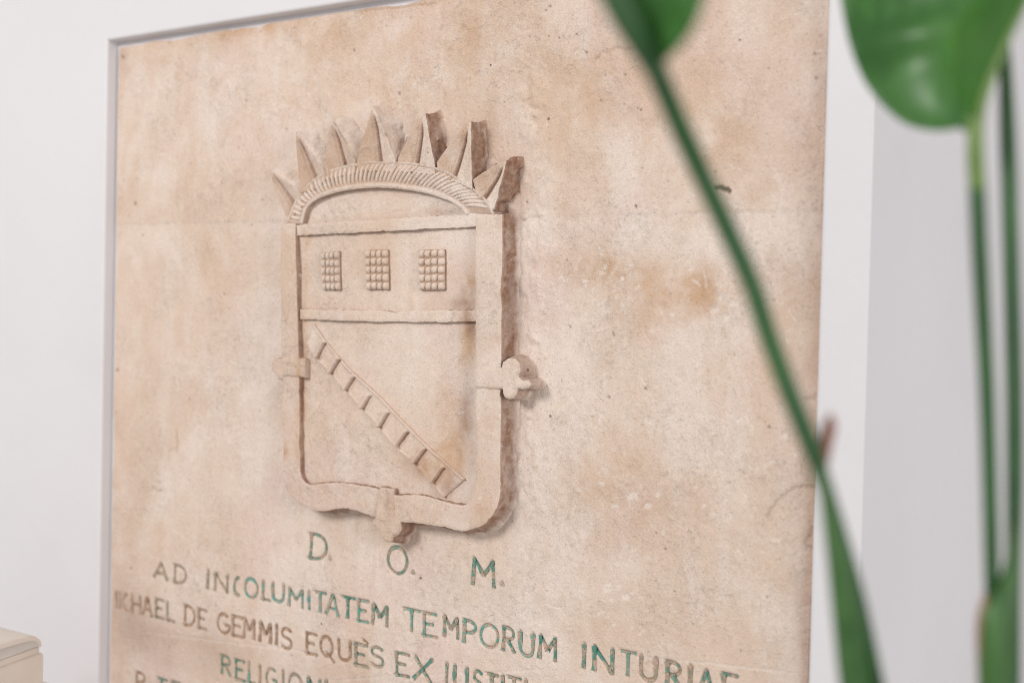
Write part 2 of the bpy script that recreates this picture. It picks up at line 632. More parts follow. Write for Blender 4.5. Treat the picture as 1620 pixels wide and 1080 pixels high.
GLYPH = {
    'A': [[(0, 0), (.52, 1)], [(.52, 1), (1, 0)], [(.2, .33), (.8, .33)]],
    'C': [arc(.95, .5, .95, .5, 100, 262)],
    'D': [[(.08, 0), (.08, 1)], [(-.06, 1), (.3, 1)] + arc(.3, .5, .68, .5, 90, -90) + [(-.06, 0)]],
    'E': [[(.1, 0), (.1, 1)], [(0, 1), (.95, .98)], [(.1, .52), (.72, .52)], [(0, 0), (1, .01)]],
    'G': [arc(.55, .5, .55, .5, 55, 345) + [(1.0, .44), (.62, .44)]],
    'H': [[(.08, 0), (.08, 1)], [(.92, 0), (.92, 1)], [(.08, .5), (.92, .5)]],
    'I': [[(0, 0), (0, 1)]],
    'L': [[(.1, 0), (.1, 1)], [(0, 0), (1, .02)]],
    'M': [[(.04, 0), (.06, 1)], [(.06, 1), (.52, .42)], [(.52, .42), (.95, .98)], [(.95, .98), (.98, 0)]],
    'N': [[(.05, 0), (.05, 1)], [(.05, 1), (.93, .02)], [(.93, .0), (.93, 1)]],
    'O': [arc(.5, .5, .5, .5, 90, 450, 26)],
    'P': [[(.08, 0), (.08, 1)], [(-.04, 1), (.4, 1)] + arc(.4, .74, .55, .26, 90, -90) + [(.08, .48)]],
    'Q': [arc(.45, .55, .45, .45, 90, 450, 24), [(.45, .28), (1.05, -.08)]],
    'R': [[(.08, 0), (.08, 1)], [(-.04, 1), (.4, 1)] + arc(.4, .75, .52, .25, 90, -90) + [(.08, .5)], [(.45, .5), (1, 0)]],
    'S': [arc(.5, .76, .48, .24, 30, 250, 12) + arc(.5, .26, .5, .26, 80, -150, 12)],
    'T': [[(.5, 0), (.5, 1)], [(0, 1), (1, .99)]],
    'U': [[(.04, 1), (.04, .3)] + arc(.5, .3, .46, .3, 180, 360, 12) + [(.96, 1)]],
    'X': [[(0, 0), (1, 1)], [(.05, 1), (.95, 0)]],
    '.': [[(0, .0), (.5, 1), (1, .0), (0, 0)]],
    '`': [[(0, 1), (1, 0)]],
}
T1 = (170, 870, 5.143)
T2 = (440, 830, 4.32)
T3 = (700, 840, 4.5)
T4 = (900, 960, 3.857)
GREEN = (0.120, 0.385, 0.320)
DEEP = (0.090, 0.275, 0.215)
GREY = (0.330, 0.300, 0.220)
RUST = (0.380, 0.225, 0.140)
PALE_RUST = (0.46, 0.31, 0.22)
DOT = (0.60, 0.50, 0.40)
LINES = [
    [(T2, 'D', 210, 325, 225, 60, DEEP), (T2, '.', 337, 355, 240, 214, DOT), (T2, 'O', 742, 872, 322, 142, DEEP),
     (T2, '.', 906, 928, 332, 308, DOT), (T3, 'M', 205, 360, 380, 190, DEEP), (T3, '.', 404, 430, 383, 354, DOT)],
    [(T1, 'A', 375, 485, 222, 95, GREY), (T1, 'D', 540, 640, 262, 118, GREY), (T1, 'I', 820, 820, 310, 160, GREY),
     (T1, 'N', 872, 985, 325, 185, GREY), (T1, 'C', 1035, 1082, 358, 215, DEEP), (T1, 'O', 1122, 1220, 376, 222, GREEN),
     (T1, 'L', 1258, 1325, 400, 245, GREEN), (T1, 'U', 1345, 1435, 408, 262, GREEN), (T2, 'M', 70, 165, 552, 430, GREEN),
     (T2, 'I', 208, 208, 580, 452, GREEN), (T2, 'T', 248, 320, 590, 455, GREEN), (T2, 'A', 322, 410, 610, 470, GREEN),
     (T2, 'T', 425, 515, 630, 488, DEEP), (T2, 'E', 535, 610, 655, 510, GREEN), (T2, 'M', 638, 742, 678, 540, DEEP),
     (T2, 'T', 845, 960, 718, 570, GREEN), (T2, 'E', 980, 1072, 755, 598, GREEN), (T2, 'M', 1120, 1218, 765, 622, DEEP),
     (T3, 'P', 142, 235, 792, 632, GREEN), (T3, 'O', 262, 385, 815, 655, GREEN), (T3, 'R', 420, 505, 850, 682, DEEP),
     (T3, 'U', 545, 640, 880, 712, GREEN), (T3, 'M', 680, 800, 905, 740, DEEP), (T3, 'I', 1003, 1003, 975, 802, DEEP),
     (T4, 'N', 145, 270, 385, 235, DEEP), (T4, 'T', 310, 400, 410, 265, GREEN), (T4, 'U', 432, 530, 435, 293, GREY),
     (T4, 'R', 590, 680, 482, 330, DEEP), (T4, 'I', 738, 738, 510, 355, GREY), (T4, 'A', 790, 880, 525, 375, DEEP),
     (T4, 'E', 932, 1028, 556, 402, DEEP)],
    [(T1, 'I', 66, 66, 470, 338, PALE_RUST), (T1, 'I', 98, 98, 475, 345, RUST), (T1, 'C', 122, 165, 485, 352, PALE_RUST), (T1, 'H', 195, 270, 505, 362, RUST),
     (T1, 'A', 285, 358, 525, 378, RUST), (T1, 'E', 385, 455, 545, 395, GREY), (T1, 'L', 480, 545, 570, 420, GREY),
     (T1, 'D', 628, 712, 605, 448, RUST), (T1, 'E', 735, 808, 630, 475, PALE_RUST), (T1, 'G', 898, 992, 662, 505, RUST),
     (T1, 'E', 1015, 1105, 690, 530, PALE_RUST), (T1, 'M', 1112, 1198, 705, 548, PALE_RUST), (T1, 'M', 1242, 1330, 740, 580, RUST),
     (T1, 'I', 1375, 1375, 770, 602, RUST), (T1, 'S', 1412, 1492, 790, 628, RUST), (T2, 'E', 186, 262, 875, 735, RUST),
     (T2, 'Q', 285, 372, 905, 755, RUST), (T2, 'U', 405, 490, 915, 778, RUST), (T2, 'E', 516, 605, 955, 808, DEEP),
     (T2, '`', 572, 604, 806, 784, RUST), (T2, 'S', 628, 708, 962, 828, DEEP), (T2, 'E', 792, 888, 1022, 870, DEEP),
     (T2, 'X', 920, 1042, 1052, 895, DEEP), (T3, 'I', 18, 18, 1100, 940, DEEP), (T3, 'U', 72, 168, 1115, 955, DEEP),
     (T3, 'S', 212, 272, 1145, 990, DEEP), (T3, 'T', 302, 382, 1160, 1012, DEEP), (T3, 'I', 420, 420, 1190, 1026, DEEP),
     (T3, 'T', 455, 545, 1195, 1036, DEEP), (T3, 'I', 582, 582, 1220, 1060, DEEP)],
    [(T1, 'R', 925, 998, 1003, 852, DEEP), (T1, 'E', 1035, 1118, 1045, 885, DEEP), (T1, 'L', 1145, 1205, 1072, 905, GREEN),
     (T1, 'I', 1242, 1242, 1092, 935, GREY), (T1, 'G', 1290, 1368, 1110, 952, DEEP), (T1, 'I', 1428, 1428, 1130, 975, GREY),
     (T2, 'O', 70, 158, 1155, 1008, GREY), (T2, 'N', 200, 285, 1185, 1040, DEEP), (T2, 'I', 325, 325, 1205, 1062, GREY)],
    [(T1, 'P', 225, 298, 1138, 990, RUST), (T1, 'T', 402, 478, 1180, 1036, DEEP), (T1, 'E', 515, 590, 1215, 1062, DEEP)],
]


def glyph_strokes(t, ch, xa, xb, yb, yt):
    ox, oy, s = t
    x0, z0 = on_wall(ox + xa / s, oy + yb / s)
    x1, _ = on_wall(ox + xb / s, oy + yb / s)
    _, z1 = on_wall(ox + xa / s, oy + yt / s)
    w = x1 - x0
    out = []
    for st in GLYPH[ch]:
        p = np.array([(x0 + a * w + (0.0 if w else 0.0), z0 + b * (z1 - z0)) for a, b in st])
        if len(st) > 2:
            q = resample(p, 0.0016, False)
        else:
            q = resample(p, 0.0020, False)
        j = RNG.uniform(-1, 1)
        zr = np.zeros(len(q))
        q[:, 0] += 0.0006 * fbm(q[:, 0], zr + j, q[:, 1], 60, 2, 91)
        out.append(q)
    return out


for_letters = []          # (line index, colour, strokes, char)
for li, line in enumerate(LINES):
    for t, ch, xa, xb, yb, yt, colr in line:
        for_letters.append((li, colr, glyph_strokes(t, ch, xa, xb, yb, yt), ch))


# ------------------------------------------------------------------ the stone slab
SURF = {}


def surface(q):
    i = np.clip(np.searchsorted(SURF['u'], q[:, 0]), 0, len(SURF['u']) - 1)
    j = np.clip(np.searchsorted(SURF['z'], -q[:, 1]), 0, len(SURF['z']) - 1)
    return SURF['h'][j, i]


def build_slab():
    us = np.concatenate([np.arange(0, SLAB_W, 0.00128), [SLAB_W]])
    zs = np.concatenate([np.arange(0, -0.560, -0.0017), np.arange(-0.560, -0.845, -0.00112), np.arange(-0.85, SLAB_BOT, -0.012), [SLAB_BOT]])
    U, Zg = np.meshgrid(us, zs)
    nr, nc = U.shape
    X, Z = U.ravel(), Zg.ravel()
    zero = np.zeros_like(X)
    H = 0.0022 * fbm(X, zero, Z, 4, 3, 1) + 0.0010 * fbm(X, zero, Z, 22, 4, 2) + 0.00042 * fbm(X, zero, Z, 110, 3, 4)
    H *= sstep(-0.002, 0.030, np.minimum(np.minimum(X, SLAB_W - X), -Z))
    S = np.zeros((len(X), 4))
    # old repair joint: the field above it stands a hair prouder and is yellower
    jz = np.interp(X, [0, 0.3, 0.63, 0.95], [on_wall(185, 355)[1], on_wall(440, 352)[1], on_wall(830, 342)[1], on_wall(1300, 333)[1]]) + 0.0016 * fbm(X, zero, zero, 30, 3, 8)
    up = sstep(-0.0012, 0.0012, Z - jz)
    H += 0.0007 * up
    S[:, 0] += 0.20 * up * np.clip(0.9 + 1.2 * fbm(X, zero, Z, 7, 4, 12), 0, 1.6)
    jl = np.exp(-((Z - jz) / 0.0010) ** 2) * np.clip(0.3 + 1.5 * fbm(X, zero, zero, 18, 3, 77), 0, 1)
    H -= 0.0007 * jl
    S[:, 1] += 0.35 * jl
    S[:, 1] += 0.35 * np.exp(-((jz - Z - 0.012) / 0.02) ** 2) * np.clip(0.2 + 1.6 * fbm(X, zero, Z, 25, 4, 78), 0, 1)
    # broad stains, plus browner strips beside and below the shield: (px, py, rx, ry, channel, amount)
    patches = [(915, 418, 50, 24, 0, .95), (955, 432, 40, 26, 0, 1.0), (1060, 450, 62, 38, 0, 1.0), (1110, 475, 70, 45, 0, .50), (985, 490, 40, 40, 0, .5),
               (1010, 520, 90, 40, 0, .3), (950, 735, 55, 60, 0, .5), (1000, 800, 110, 75, 0, .55), (1180, 610, 60, 70, 0, .45), (1240, 480, 30, 80, 0, .3),
               (640, 140, 60, 45, 0, .5), (700, 60, 110, 40, 0, .45), (540, 60, 80, 30, 0, .3), (1000, 120, 160, 80, 0, .40), (1130, 240, 90, 90, 0, .3),
               (880, 170, 70, 60, 0, .4), (240, 95, 60, 18, 0, .4), (380, 48, 90, 14, 0, .55), (192, 90, 10, 22, 3, .55), (330, 500, 60, 200, 0, .22),
               (210, 700, 30, 300, 0, .28), (250, 1010, 120, 60, 3, .16), (340, 1040, 160, 50, 3, .14), (200, 960, 40, 60, 3, .25), (480, 1060, 200, 30, 3, .10),
               (560, 1040, 300, 80, 0, .16), (1100, 1010, 140, 60, 0, .25),
               (855, 480, 45, 130, 1, .55), (880, 640, 60, 90, 1, .35), (420, 640, 40, 160, 1, .45), (430, 760, 60, 70, 1, .45), (560, 890, 160, 50, 1, .35),
               (760, 930, 120, 70, 1, .30), (1120, 720, 90, 70, 1, .30), (1100, 380, 80, 30, 1, .4), (1230, 860, 50, 120, 1, .25), (300, 230, 60, 90, 1, .25),
               (470, 280, 60, 60, 1, .15), (840, 200, 60, 60, 1, .3), (1180, 160, 25, 30, 1, .35), (1230, 300, 40, 70, 1, .3),
               (815, 470, 16, 150, 3, .35), (812, 700, 18, 110, 3, .28), (790, 820, 40, 22, 3, .3), (640, 850, 22, 14, 3, .2), (810, 290, 28, 30, 3, .35), (770, 210, 22, 34, 3, .3)]
    wn = np.clip(0.85 + 0.9 * fbm(X, zero, Z, 14, 5, 55), 0, 1.7)
    wn2 = np.clip(0.55 + 1.5 * fbm(X, zero, Z * 0.45, 30, 5, 58), 0, 1.8)
    for px, py, rx, ry, ch, a in patches:
        cx, cz = on_wall(px, py)
        ax, _ = on_wall(px + rx, py)
        _, az = on_wall(px, py + ry)
        d = ((X - cx) / abs(ax - cx)) ** 2 + ((Z - cz) / abs(az - cz)) ** 2
        m = d < 9
        S[m, ch] += a * np.exp(-d[m]) * (wn2 if ch == 1 else wn)[m]
    # grimy band along the edges
    ed = np.minimum(np.minimum(X, SLAB_W - X), -Z)
    en = fbm(X, zero, Z, 24, 4, 61)
    S[:, 0] += 0.42 * sstep(0.020, 0.002, ed + 0.018 * en) * np.clip(0.6 + 1.3 * en, 0, 1)
    S[:, 3] += 0.42 * sstep(0.014, 0.0, SLAB_W - X + 0.016 * en) * np.clip(0.5 + 1.8 * fbm(X, zero, Z, 16, 4, 63), 0, 1)
    # coarser dressing round the shield
    cx, cz = on_wall(650, 520)
    rr = np.hypot((X - cx) / 0.24, (Z - cz) / 0.36)
    H += 0.0011 * fbm(X, zero, Z, 75, 4, 33) * sstep(1.5, 0.9, rr)
    right = np.exp(-((X - (on_wall(838, 520)[0])) / 0.022) ** 2) * sstep(-0.57, -0.50, Z) * sstep(-0.05, -0.10, Z)
    H += 0.0035 * right * np.abs(fbm(X, zero, Z, 60, 4, 35)) * 1.6
    # tooling marks high on the right
    tx, tz = on_wall(1172, 25)
    tm = np.exp(-((X - tx) / 0.010) ** 2 - ((Z - tz) / 0.035) ** 2)
    H += tm * 0.0011 * np.sin((Z - 0.6 * X) * 900) * np.clip(0.5 + fbm(X, zero, Z, 90, 2, 36), 0, 1)
    S[:, 1] += 0.35 * tm

    H2, S2 = H.reshape(nr, nc), S.reshape(nr, nc, 4)
    zneg = -zs

    def stroke(pts, half, depth, stain_shade=None, power=1.0, mode='cut'):
        pts = np.asarray(pts)
        lo, hi = pts.min(0) - half * 1.6, pts.max(0) + half * 1.6
        i0, i1 = np.searchsorted(us, lo[0]), np.searchsorted(us, hi[0])
        j0, j1 = np.searchsorted(zneg, -hi[1]), np.searchsorted(zneg, -lo[1])
        if i1 <= i0 or j1 <= j0:
            return
        uu, zz = U[j0:j1, i0:i1], Zg[j0:j1, i0:i1]
        P = np.stack([uu.ravel(), zz.ravel()], 1)
        d = line_dist(P, pts).reshape(uu.shape)
        k = np.clip(1 - d / half, 0, 1) ** power
        if mode == 'cut':
            H2[j0:j1, i0:i1] -= depth * k
        else:
            H2[j0:j1, i0:i1] = np.minimum(H2[j0:j1, i0:i1], base_h[j0:j1, i0:i1] - depth * k)
        if stain_shade is not None:
            S2[j0:j1, i0:i1] += np.array(stain_shade) * np.clip(k * 1.5, 0, 1)[..., None]

    # scratches, cracks, pits, lime blobs
    for i in range(150):
        px, py = RNG.uniform(190, 1300), RNG.uniform(10, 1070)
        if i < 70:
            px, py = RNG.uniform(820, 1280), RNG.uniform(380, 1000)
        a, L = RNG.uniform(0, math.pi), RNG.uniform(4, 26)
        bend = RNG.uniform(-0.3, 0.3)
        q = [on_wall(px + L * (t - .5) * math.cos(a + bend * t), py + L * (t - .5) * math.sin(a + bend * t)) for t in (0, .33, .66, 1)]
        stroke(q, RNG.uniform(0.0014, 0.0022), RNG.uniform(0.0002, 0.0007), (0, RNG.uniform(0.2, 0.6), 0, 0))
    for i in range(170):
        px, py = RNG.uniform(880, 1270), RNG.uniform(400, 1050)
        if i % 11 == 0:
            px, py = RNG.uniform(920, 1000), RNG.uniform(420, 520)
        L = RNG.uniform(1, 7)
        a = RNG.normal(-0.6, 0.5)
        q = [on_wall(px, py), on_wall(px + L * math.cos(a), py + L * math.sin(a))]
        stroke(q, RNG.uniform(0.0010, 0.0022), -RNG.uniform(0.0001, 0.0005), (0, RNG.uniform(0.25, 0.8), 0, 0), 0.7)
    for px, py, r in ((1000, 785, 9), (972, 800, 5), (1025, 800, 6), (962, 925, 6), (990, 945, 6), (1092, 425, 4), (1152, 502, 7), (1160, 480, 6), (1130, 490, 7), (1145, 470, 8), (1240, 690, 5)):
        stroke([on_wall(px - r * .5, py + 1), on_wall(px + r * .5, py - 1)], r * 0.0004 + 0.0008, 0.0006, (0, 0.75, 0, 0), 0.7)
    for px, py, r in ((214, 322, 5.5), (353, 289, 2.5), (185, 585, 5), (632, 148, 3.4), (928, 83, 3), (950, 158, 2.2), (989, 118, 2.4), (870, 10, 3.2), (863, 16, 2), (1038, 842, 2.4), (1052, 868, 2.2),
                      (1067, 935, 2), (1013, 174, 2.2), (1005, 326, 3), (900, 517, 2.6), (1006, 327, 2.4), (1008, 172, 2.0), (887, 602, 2.2), (455, 205, 2.5), (390, 160, 2), (561, 80, 2.6), (417, 316, 2), (300, 630, 2.5),
                      (345, 905, 2.4), (343, 957, 2.6), (225, 372, 3), (355, 465, 3), (195, 90, 5), (835, 320, 2.6), (809, 320, 2.2), (208, 898, 4), (461, 1036, 2), (1228, 560, 2.5), (1216, 675, 3.4), (1290, 85, 3), (1293, 124, 3), (885, 60, 2), (912, 55, 1.6), (868, 56, 2), (1020, 614, 3), (962, 628, 3)):
        stroke([on_wall(px - .3, py), on_wall(px + .3, py)], max(0.0012, r * 0.00055), 0.0014, (0, 0, 0.55, 0.2), 0.8)
    for i in range(170):
        px, py = RNG.uniform(190, 1300), RNG.uniform(5, 1070)
        if py > 850 and 440 < px < 820:
            continue
        stroke([on_wall(px, py), on_wall(px + 1, py + RNG.uniform(-1, 1))], RNG.uniform(0.0011, 0.0017), RNG.uniform(0.0003, 0.001), (0, 0, RNG.uniform(0.08, 0.4), 0.12))
    cracks = [[(944, 92), (950, 84), (962, 81), (970, 76), (985, 77), (1002, 74)], [(1133, 296), (1140, 297), (1150, 299), (1155, 302)],
              [(1290, 770), (1270, 768), (1252, 772), (1235, 785), (1222, 800), (1214, 815)], [(1285, 835), (1278, 852), (1272, 862), (1284, 866)],
              [(1276, 628), (1286, 630), (1292, 622)], [(560, 20), (610, 12), (650, 8), (690, 6)], [(240, 770), (250, 778), (256, 775)], [(278, 680), (281, 700), (280, 712)]]
    for ci, c in enumerate(cracks):
        q = resample([on_wall(*p) for p in c], 0.003, False)
        q = q + RNG.normal(0, 0.0006, q.shape)
        stroke(q, 0.0026 if ci == 1 else 0.0016, 0.0030 if ci == 1 else 0.0011, (0, 0, 0.8 if ci == 1 else 0.10, 0.18), 0.7)
    for c in ([(1010, 1040), (1120, 1048), (1200, 1058), (1260, 1066)], [(210, 996), (300, 1008), (400, 1020), (500, 1032)], [(520, 1076), (620, 1070), (760, 1065), (860, 1060)]):
        q = resample([on_wall(*p) for p in c], 0.004, False)
        stroke(q + RNG.normal(0, 0.0004, q.shape), 0.0015, 0.0006, (0, 0.5, 0, 0))
    base_h = H2.copy()
    SURF.update(u=us, z=zneg, h=base_h)
    for li, colr, strokes, ch in for_letters:
        for q in strokes:
            stroke(q, 0.0028 if ch != '.' else 0.0020, 0.0030 if ch != '.' else 0.0016, (0, 0, 0, 0.12), 1.0, 'min')

    # worn, chipped border
    zz0 = np.zeros_like(zs)
    for a, (coord, fixed) in enumerate(((zs, 0.0), (zs, SLAB_W))):
        pass
    Xg, Yg, Zz = U.copy(), -H2, Zg.copy()
    lj = 0.0024 * np.clip(fbm(zz0, zz0, zs, 30, 4, 71) + 0.25, 0, 1)
    rj = 0.0042 * np.clip(fbm(zz0 + 3, zz0, zs, 26, 4, 72) + 0.2, 0, 1)
    uz = np.zeros_like(us)
    tj = 0.0034 * np.clip(fbm(us, uz, uz, 28, 4, 73) + 0.2, 0, 1)
    wl, wr, wt = np.clip(1 - U / 0.02, 0, 1), np.clip(1 - (SLAB_W - U) / 0.02, 0, 1), np.clip(1 + Zg / 0.02, 0, 1)
    Xg += lj[:, None] * wl - rj[:, None] * wr
    Zz -= tj[None, :] * wt
    de = np.minimum(np.minimum(U, SLAB_W - U), -Zg)
    k = np.clip(de / 0.0018, 0, 1)
    Yg = Yg + 0.0016 * (1 - np.sqrt(np.clip(1 - (1 - k) ** 2, 0, 1)))
    Yg = Yg + 0.0012 * rj[:, None] / 0.003 * np.clip(1 - (SLAB_W - U) / 0.008, 0, 1)
    verts = np.stack([Xg.ravel(), Yg.ravel(), Zz.ravel()], 1)
    idx = np.arange(nr * nc).reshape(nr, nc)
    f = np.stack([idx[:-1, :-1].ravel(), idx[1:, :-1].ravel(), idx[1:, 1:].ravel(), idx[:-1, 1:].ravel()], 1)
    # sides
    loop = np.concatenate([idx[0, :], idx[1:, -1], idx[-1, -2::-1], idx[-2:0:-1, 0]])
    n0 = len(verts)
    bv = verts[loop].copy()
    bv[:, 1] = 0.0300
    verts = np.vstack([verts, bv])
    m = len(loop)
    i = np.arange(m)
    j = (i + 1) % m
    f2 = np.stack([loop[i], loop[j], n0 + j, n0 + i], 1)
    S = np.vstack([S2.reshape(-1, 4), np.tile([0.2, 0, 0, 0.3], (m, 1))])
    return link('stone_slab', verts, np.vstack([f, f2]), STONE, None, True, S)


slab = build_slab()
tag(slab, 'old carved beige limestone slab with coat of arms and green lettering set in white wall', 'stone slab', kind='thing')

# ------------------------------------------------------------------ inscription
line_names = []
for li in range(len(LINES)):
    e = bpy.data.objects.new('inscription_line', None)
    COL.objects.link(e)
    e.parent = slab
    line_names.append(e)


def letter_mesh(strokes, ch, parent, colr):
    verts, faces = [], []
    half, gh, gd = (0.0018, 0.0028, 0.0030) if ch != '.' else (0.0010, 0.0020, 0.0016)
    for si, q in enumerate(strokes):
        n = len(q)
        tan = np.gradient(q, axis=0)
        tan /= np.maximum(np.linalg.norm(tan, axis=1), 1e-9)[:, None]
        nr = np.stack([tan[:, 1], -tan[:, 0]], 1)
        vertical = abs(tan[:, 1]).mean() > 0.7
        t = np.linspace(0, 1, n)
        z0 = np.zeros(n)
        w = half * (1.12 if vertical else 0.85) * (0.92 + 0.28 * np.abs(2 * t - 1) ** 2) * (1 + 0.35 * fbm(q[:, 0], z0, q[:, 1], 120, 2, 5 + si))
        b = len(verts)
        hb = surface(q)
        hb = np.convolve(np.pad(hb, 2, mode='edge'), np.ones(5) / 5, 'valid')
        cut = lambda dd: gd * max(0.0, 1 - dd / gh) - 0.0005
        for i in range(n):
            L, R = q[i] - nr[i] * w[i], q[i] + nr[i] * w[i]
            h = hb[i]
            L2, R2 = q[i] - nr[i] * w[i] * .45, q[i] + nr[i] * w[i] * .45
            verts += [(L[0], -(h - cut(w[i])), L[1]), (L2[0], -(h - cut(w[i] * .45)), L2[1]), (R2[0], -(h - cut(w[i] * .45)), R2[1]), (R[0], -(h - cut(w[i])), R[1])]
        for i in range(n - 1):
            for k in range(3):
                faces.append((b + i * 4 + k, b + i * 4 + k + 1, b + i * 4 + 5 + k, b + i * 4 + 4 + k))
    o = link('letter' if ch not in '.`' else ('full_stop' if ch == '.' else 'accent_mark'), verts, faces, LETTER, parent, True)
    f = RNG.uniform(0, 0.4)
    o.color = (*[a_ * (1 - f) + b_ * f for a_, b_ in zip(colr, (0.36, 0.31, 0.23))], 1)
    return o


for li, colr, strokes, ch in for_letters:
    letter_mesh(strokes, ch, line_names[li], colr)

# ------------------------------------------------------------------ the shield
HF = 0.0225            # front of the frame
HI = 0.0155           # sunk field
outer = ([(443, 353), (444, 470), (445, 560), (446, 620), (446.5, 700), (446, 754), (452, 774), (460, 786), (470, 795), (482, 803), (496, 808), (512, 808), (530, 804.5), (548, 804), (562, 807), (577, 812),
          (592, 817), (610, 821), (630, 825)] + Z8([(500, 465), (640, 487), (720, 497), (775, 500), (815, 522), (860, 535), (910, 541), (960, 535), (1010, 527), (1060, 510), (1115, 475), (1160, 430), (1190, 395), (1212, 350), (1230, 290), (1240, 230), (1247, 150)])
         + [(791, 757), (791, 702), (791.5, 628), (792.5, 480), (793.5, 338)])
inner = [(752, 338), (752.6, 480), (752, 580), (752, 665), (752, 754), (750, 778), (746, 789), (740, 796), (730, 799), (715, 797), (696, 791), (676, 785), (659, 782), (640, 782), (626, 783), (611, 778),
         (596, 772.6), (575, 768), (555, 765), (538, 763), (522, 763), (505, 765), (489, 766), (481, 762), (476, 754), (474, 744), (472.5, 665), (472, 569), (470, 480), (468.5, 420), (466, 353)]
relief('shield_frame', outer + inner, slab, top=HF, plane=HF, step=0.0017, rnd=0.0008, draft=0.010, rough=0.0020, edge_jit=0.0013, noise=0.0013, seed=2, brown=0.95, flare=2.4, fade=0.80, stain_shade_fn=lambda X, Z, D: np.tile([0.22, 0, 0, 0.045], (len(X), 1)))

field_outline = [(457, 360), (474, 318), (510, 285), (560, 268), (610, 266), (670, 272), (720, 292), (765, 330), (770, 345), (770, 760), (755, 800), (735, 815), (690, 805), (620, 795), (560, 782), (500, 785), (468, 775), (458, 750)]


def field_h(X, Z, D):
    zero = np.zeros_like(X)
    return HI + 0.0011 * fbm(X, zero, Z, 14, 4, 88) + 0.0005 * fbm(X, zero, Z, 90, 3, 89)


relief('shield_field', field_outline, slab, top=HI, plane=HI, base=0.006, step=0.0023, rnd=0.0005, draft=0.0, height=field_h, seed=4)

# arch band with its ribs
arch_out = [(449, 354), (456, 342.5), (464.7, 321), (478, 300.7), (492, 286), (513, 272.5), (536.7, 264), (564, 258), (595, 255), (630, 256), (659, 258), (686, 263.7), (708, 271.5), (727, 284), (746.7, 296), (762, 309.5), (775, 324), (781, 340)]
arch_in = [(478, 355), (481, 340.6), (488, 325), (503.6, 314), (529, 305), (556, 300), (591, 297), (614.5, 297.5), (630, 299), (669, 305), (694, 312), (713.6, 320), (729, 331), (736, 340)]
ao = catmull([on_wall(x, y, HF) for x, y in arch_out], 10)
ai = catmull([on_wall(x, y, HF) for x, y in arch_in], 10)
ao_r, ai_r = resample(ao, 0.0015, False), resample(ai, 0.0015, False)


def arch_h(X, Z, D):
    P = np.stack([X, Z], 1)
    do, di = line_dist(P, ao_r[::2]), line_dist(P, ai_r[::2])
    s = di / np.maximum(do + di, 1e-6)
    cut = sstep(0.14, 0.21, s) * sstep(0.965, 0.90, s)
    return HF + 0.0012 - 0.0030 * cut


def arch_s(X, Z, D):
    P = np.stack([X, Z], 1)
    do, di = line_dist(P, ao_r[::2]), line_dist(P, ai_r[::2])
    q = di / np.maximum(do + di, 1e-6)
    o = np.zeros((len(X), 4))
    o[:, 3] = 0.42 * sstep(0.16, 0.24, q) * sstep(0.95, 0.86, q) * (0.35 + 0.65 * sstep(0.40, 0.56, X))  # groove dirt and the shade between ribs, both put into the colour
    o[:, 0] = 0.5 * sstep(0.16, 0.24, q) * sstep(0.95, 0.86, q)
    return o


arch = relief('arch_band', np.vstack([ao_r, ai_r[::-1]]), slab, top=HF + 0.0012, base=0.003, step=0.0016, rnd=0.0016, draft=0.002, rough=0.0006, edge_jit=0.0004, noise=0.0004, height=arch_h, stain_shade_fn=arch_s, world=True, seed=6)
N_RIB = 47


def on_line(line, t):
    k = np.clip(t, 0, 1) * (len(line) - 1)
    i = int(min(k, len(line) - 2))
    return line[i] + (line[i + 1] - line[i]) * (k - i)


for r in range(N_RIB):
    t = 0.035 + 0.925 * r / (N_RIB - 1) + RNG.uniform(-.002, .002)
    cen = []
    for q in np.linspace(0, 1, 9):
        s = 0.165 + (0.95 - 0.165) * q
        tt = t - 0.012 + 0.030 * (q ** 1.7) * (0.35 + 0.65 * t)
        cen.append(on_line(ai_r, tt) * (1 - s) + on_line(ao_r, tt) * s)
    cen = np.array(cen)
    tan = np.gradient(cen, axis=0)
    tan /= np.linalg.norm(tan, axis=1)[:, None]
    nr = np.stack([tan[:, 1], -tan[:, 0]], 1)
    pitch = np.linalg.norm(on_line(ao_r, t + .01) * .6 + on_line(ai_r, t + .01) * .4 - on_line(ao_r, t - .01) * .6 - on_line(ai_r, t - .01) * .4) / .02 * .925 / (N_RIB - 1)
    verts, faces = [], []
    for q in range(9):
        u = q / 8
        w = pitch * 0.37 * (1 - 0.75 * abs(2 * u - 1) ** 2.6) * (0.85 + 0.3 * u) * RNG.uniform(.94, 1.06)
        hh = 0.0028 * (1 - abs(2 * u - 1) ** 3.5) * RNG.uniform(.92, 1.05)
        for a in range(7):
            b = a / 6 * 2 - 1
            p = cen[q] + nr[q] * w * b
            verts.append((p[0], -(HF - 0.0022 + hh * math.sqrt(max(0, 1 - b * b * .98))), p[1]))
    for q in range(8):
        for a in range(6):
            faces.append((q * 7 + a, q * 7 + a + 1, q * 7 + a + 8, q * 7 + a + 7))
    vv = np.array(verts)
    link('rib', vv, faces, STONE, arch, True, relief_stain(vv[:, 0], vv[:, 2]))

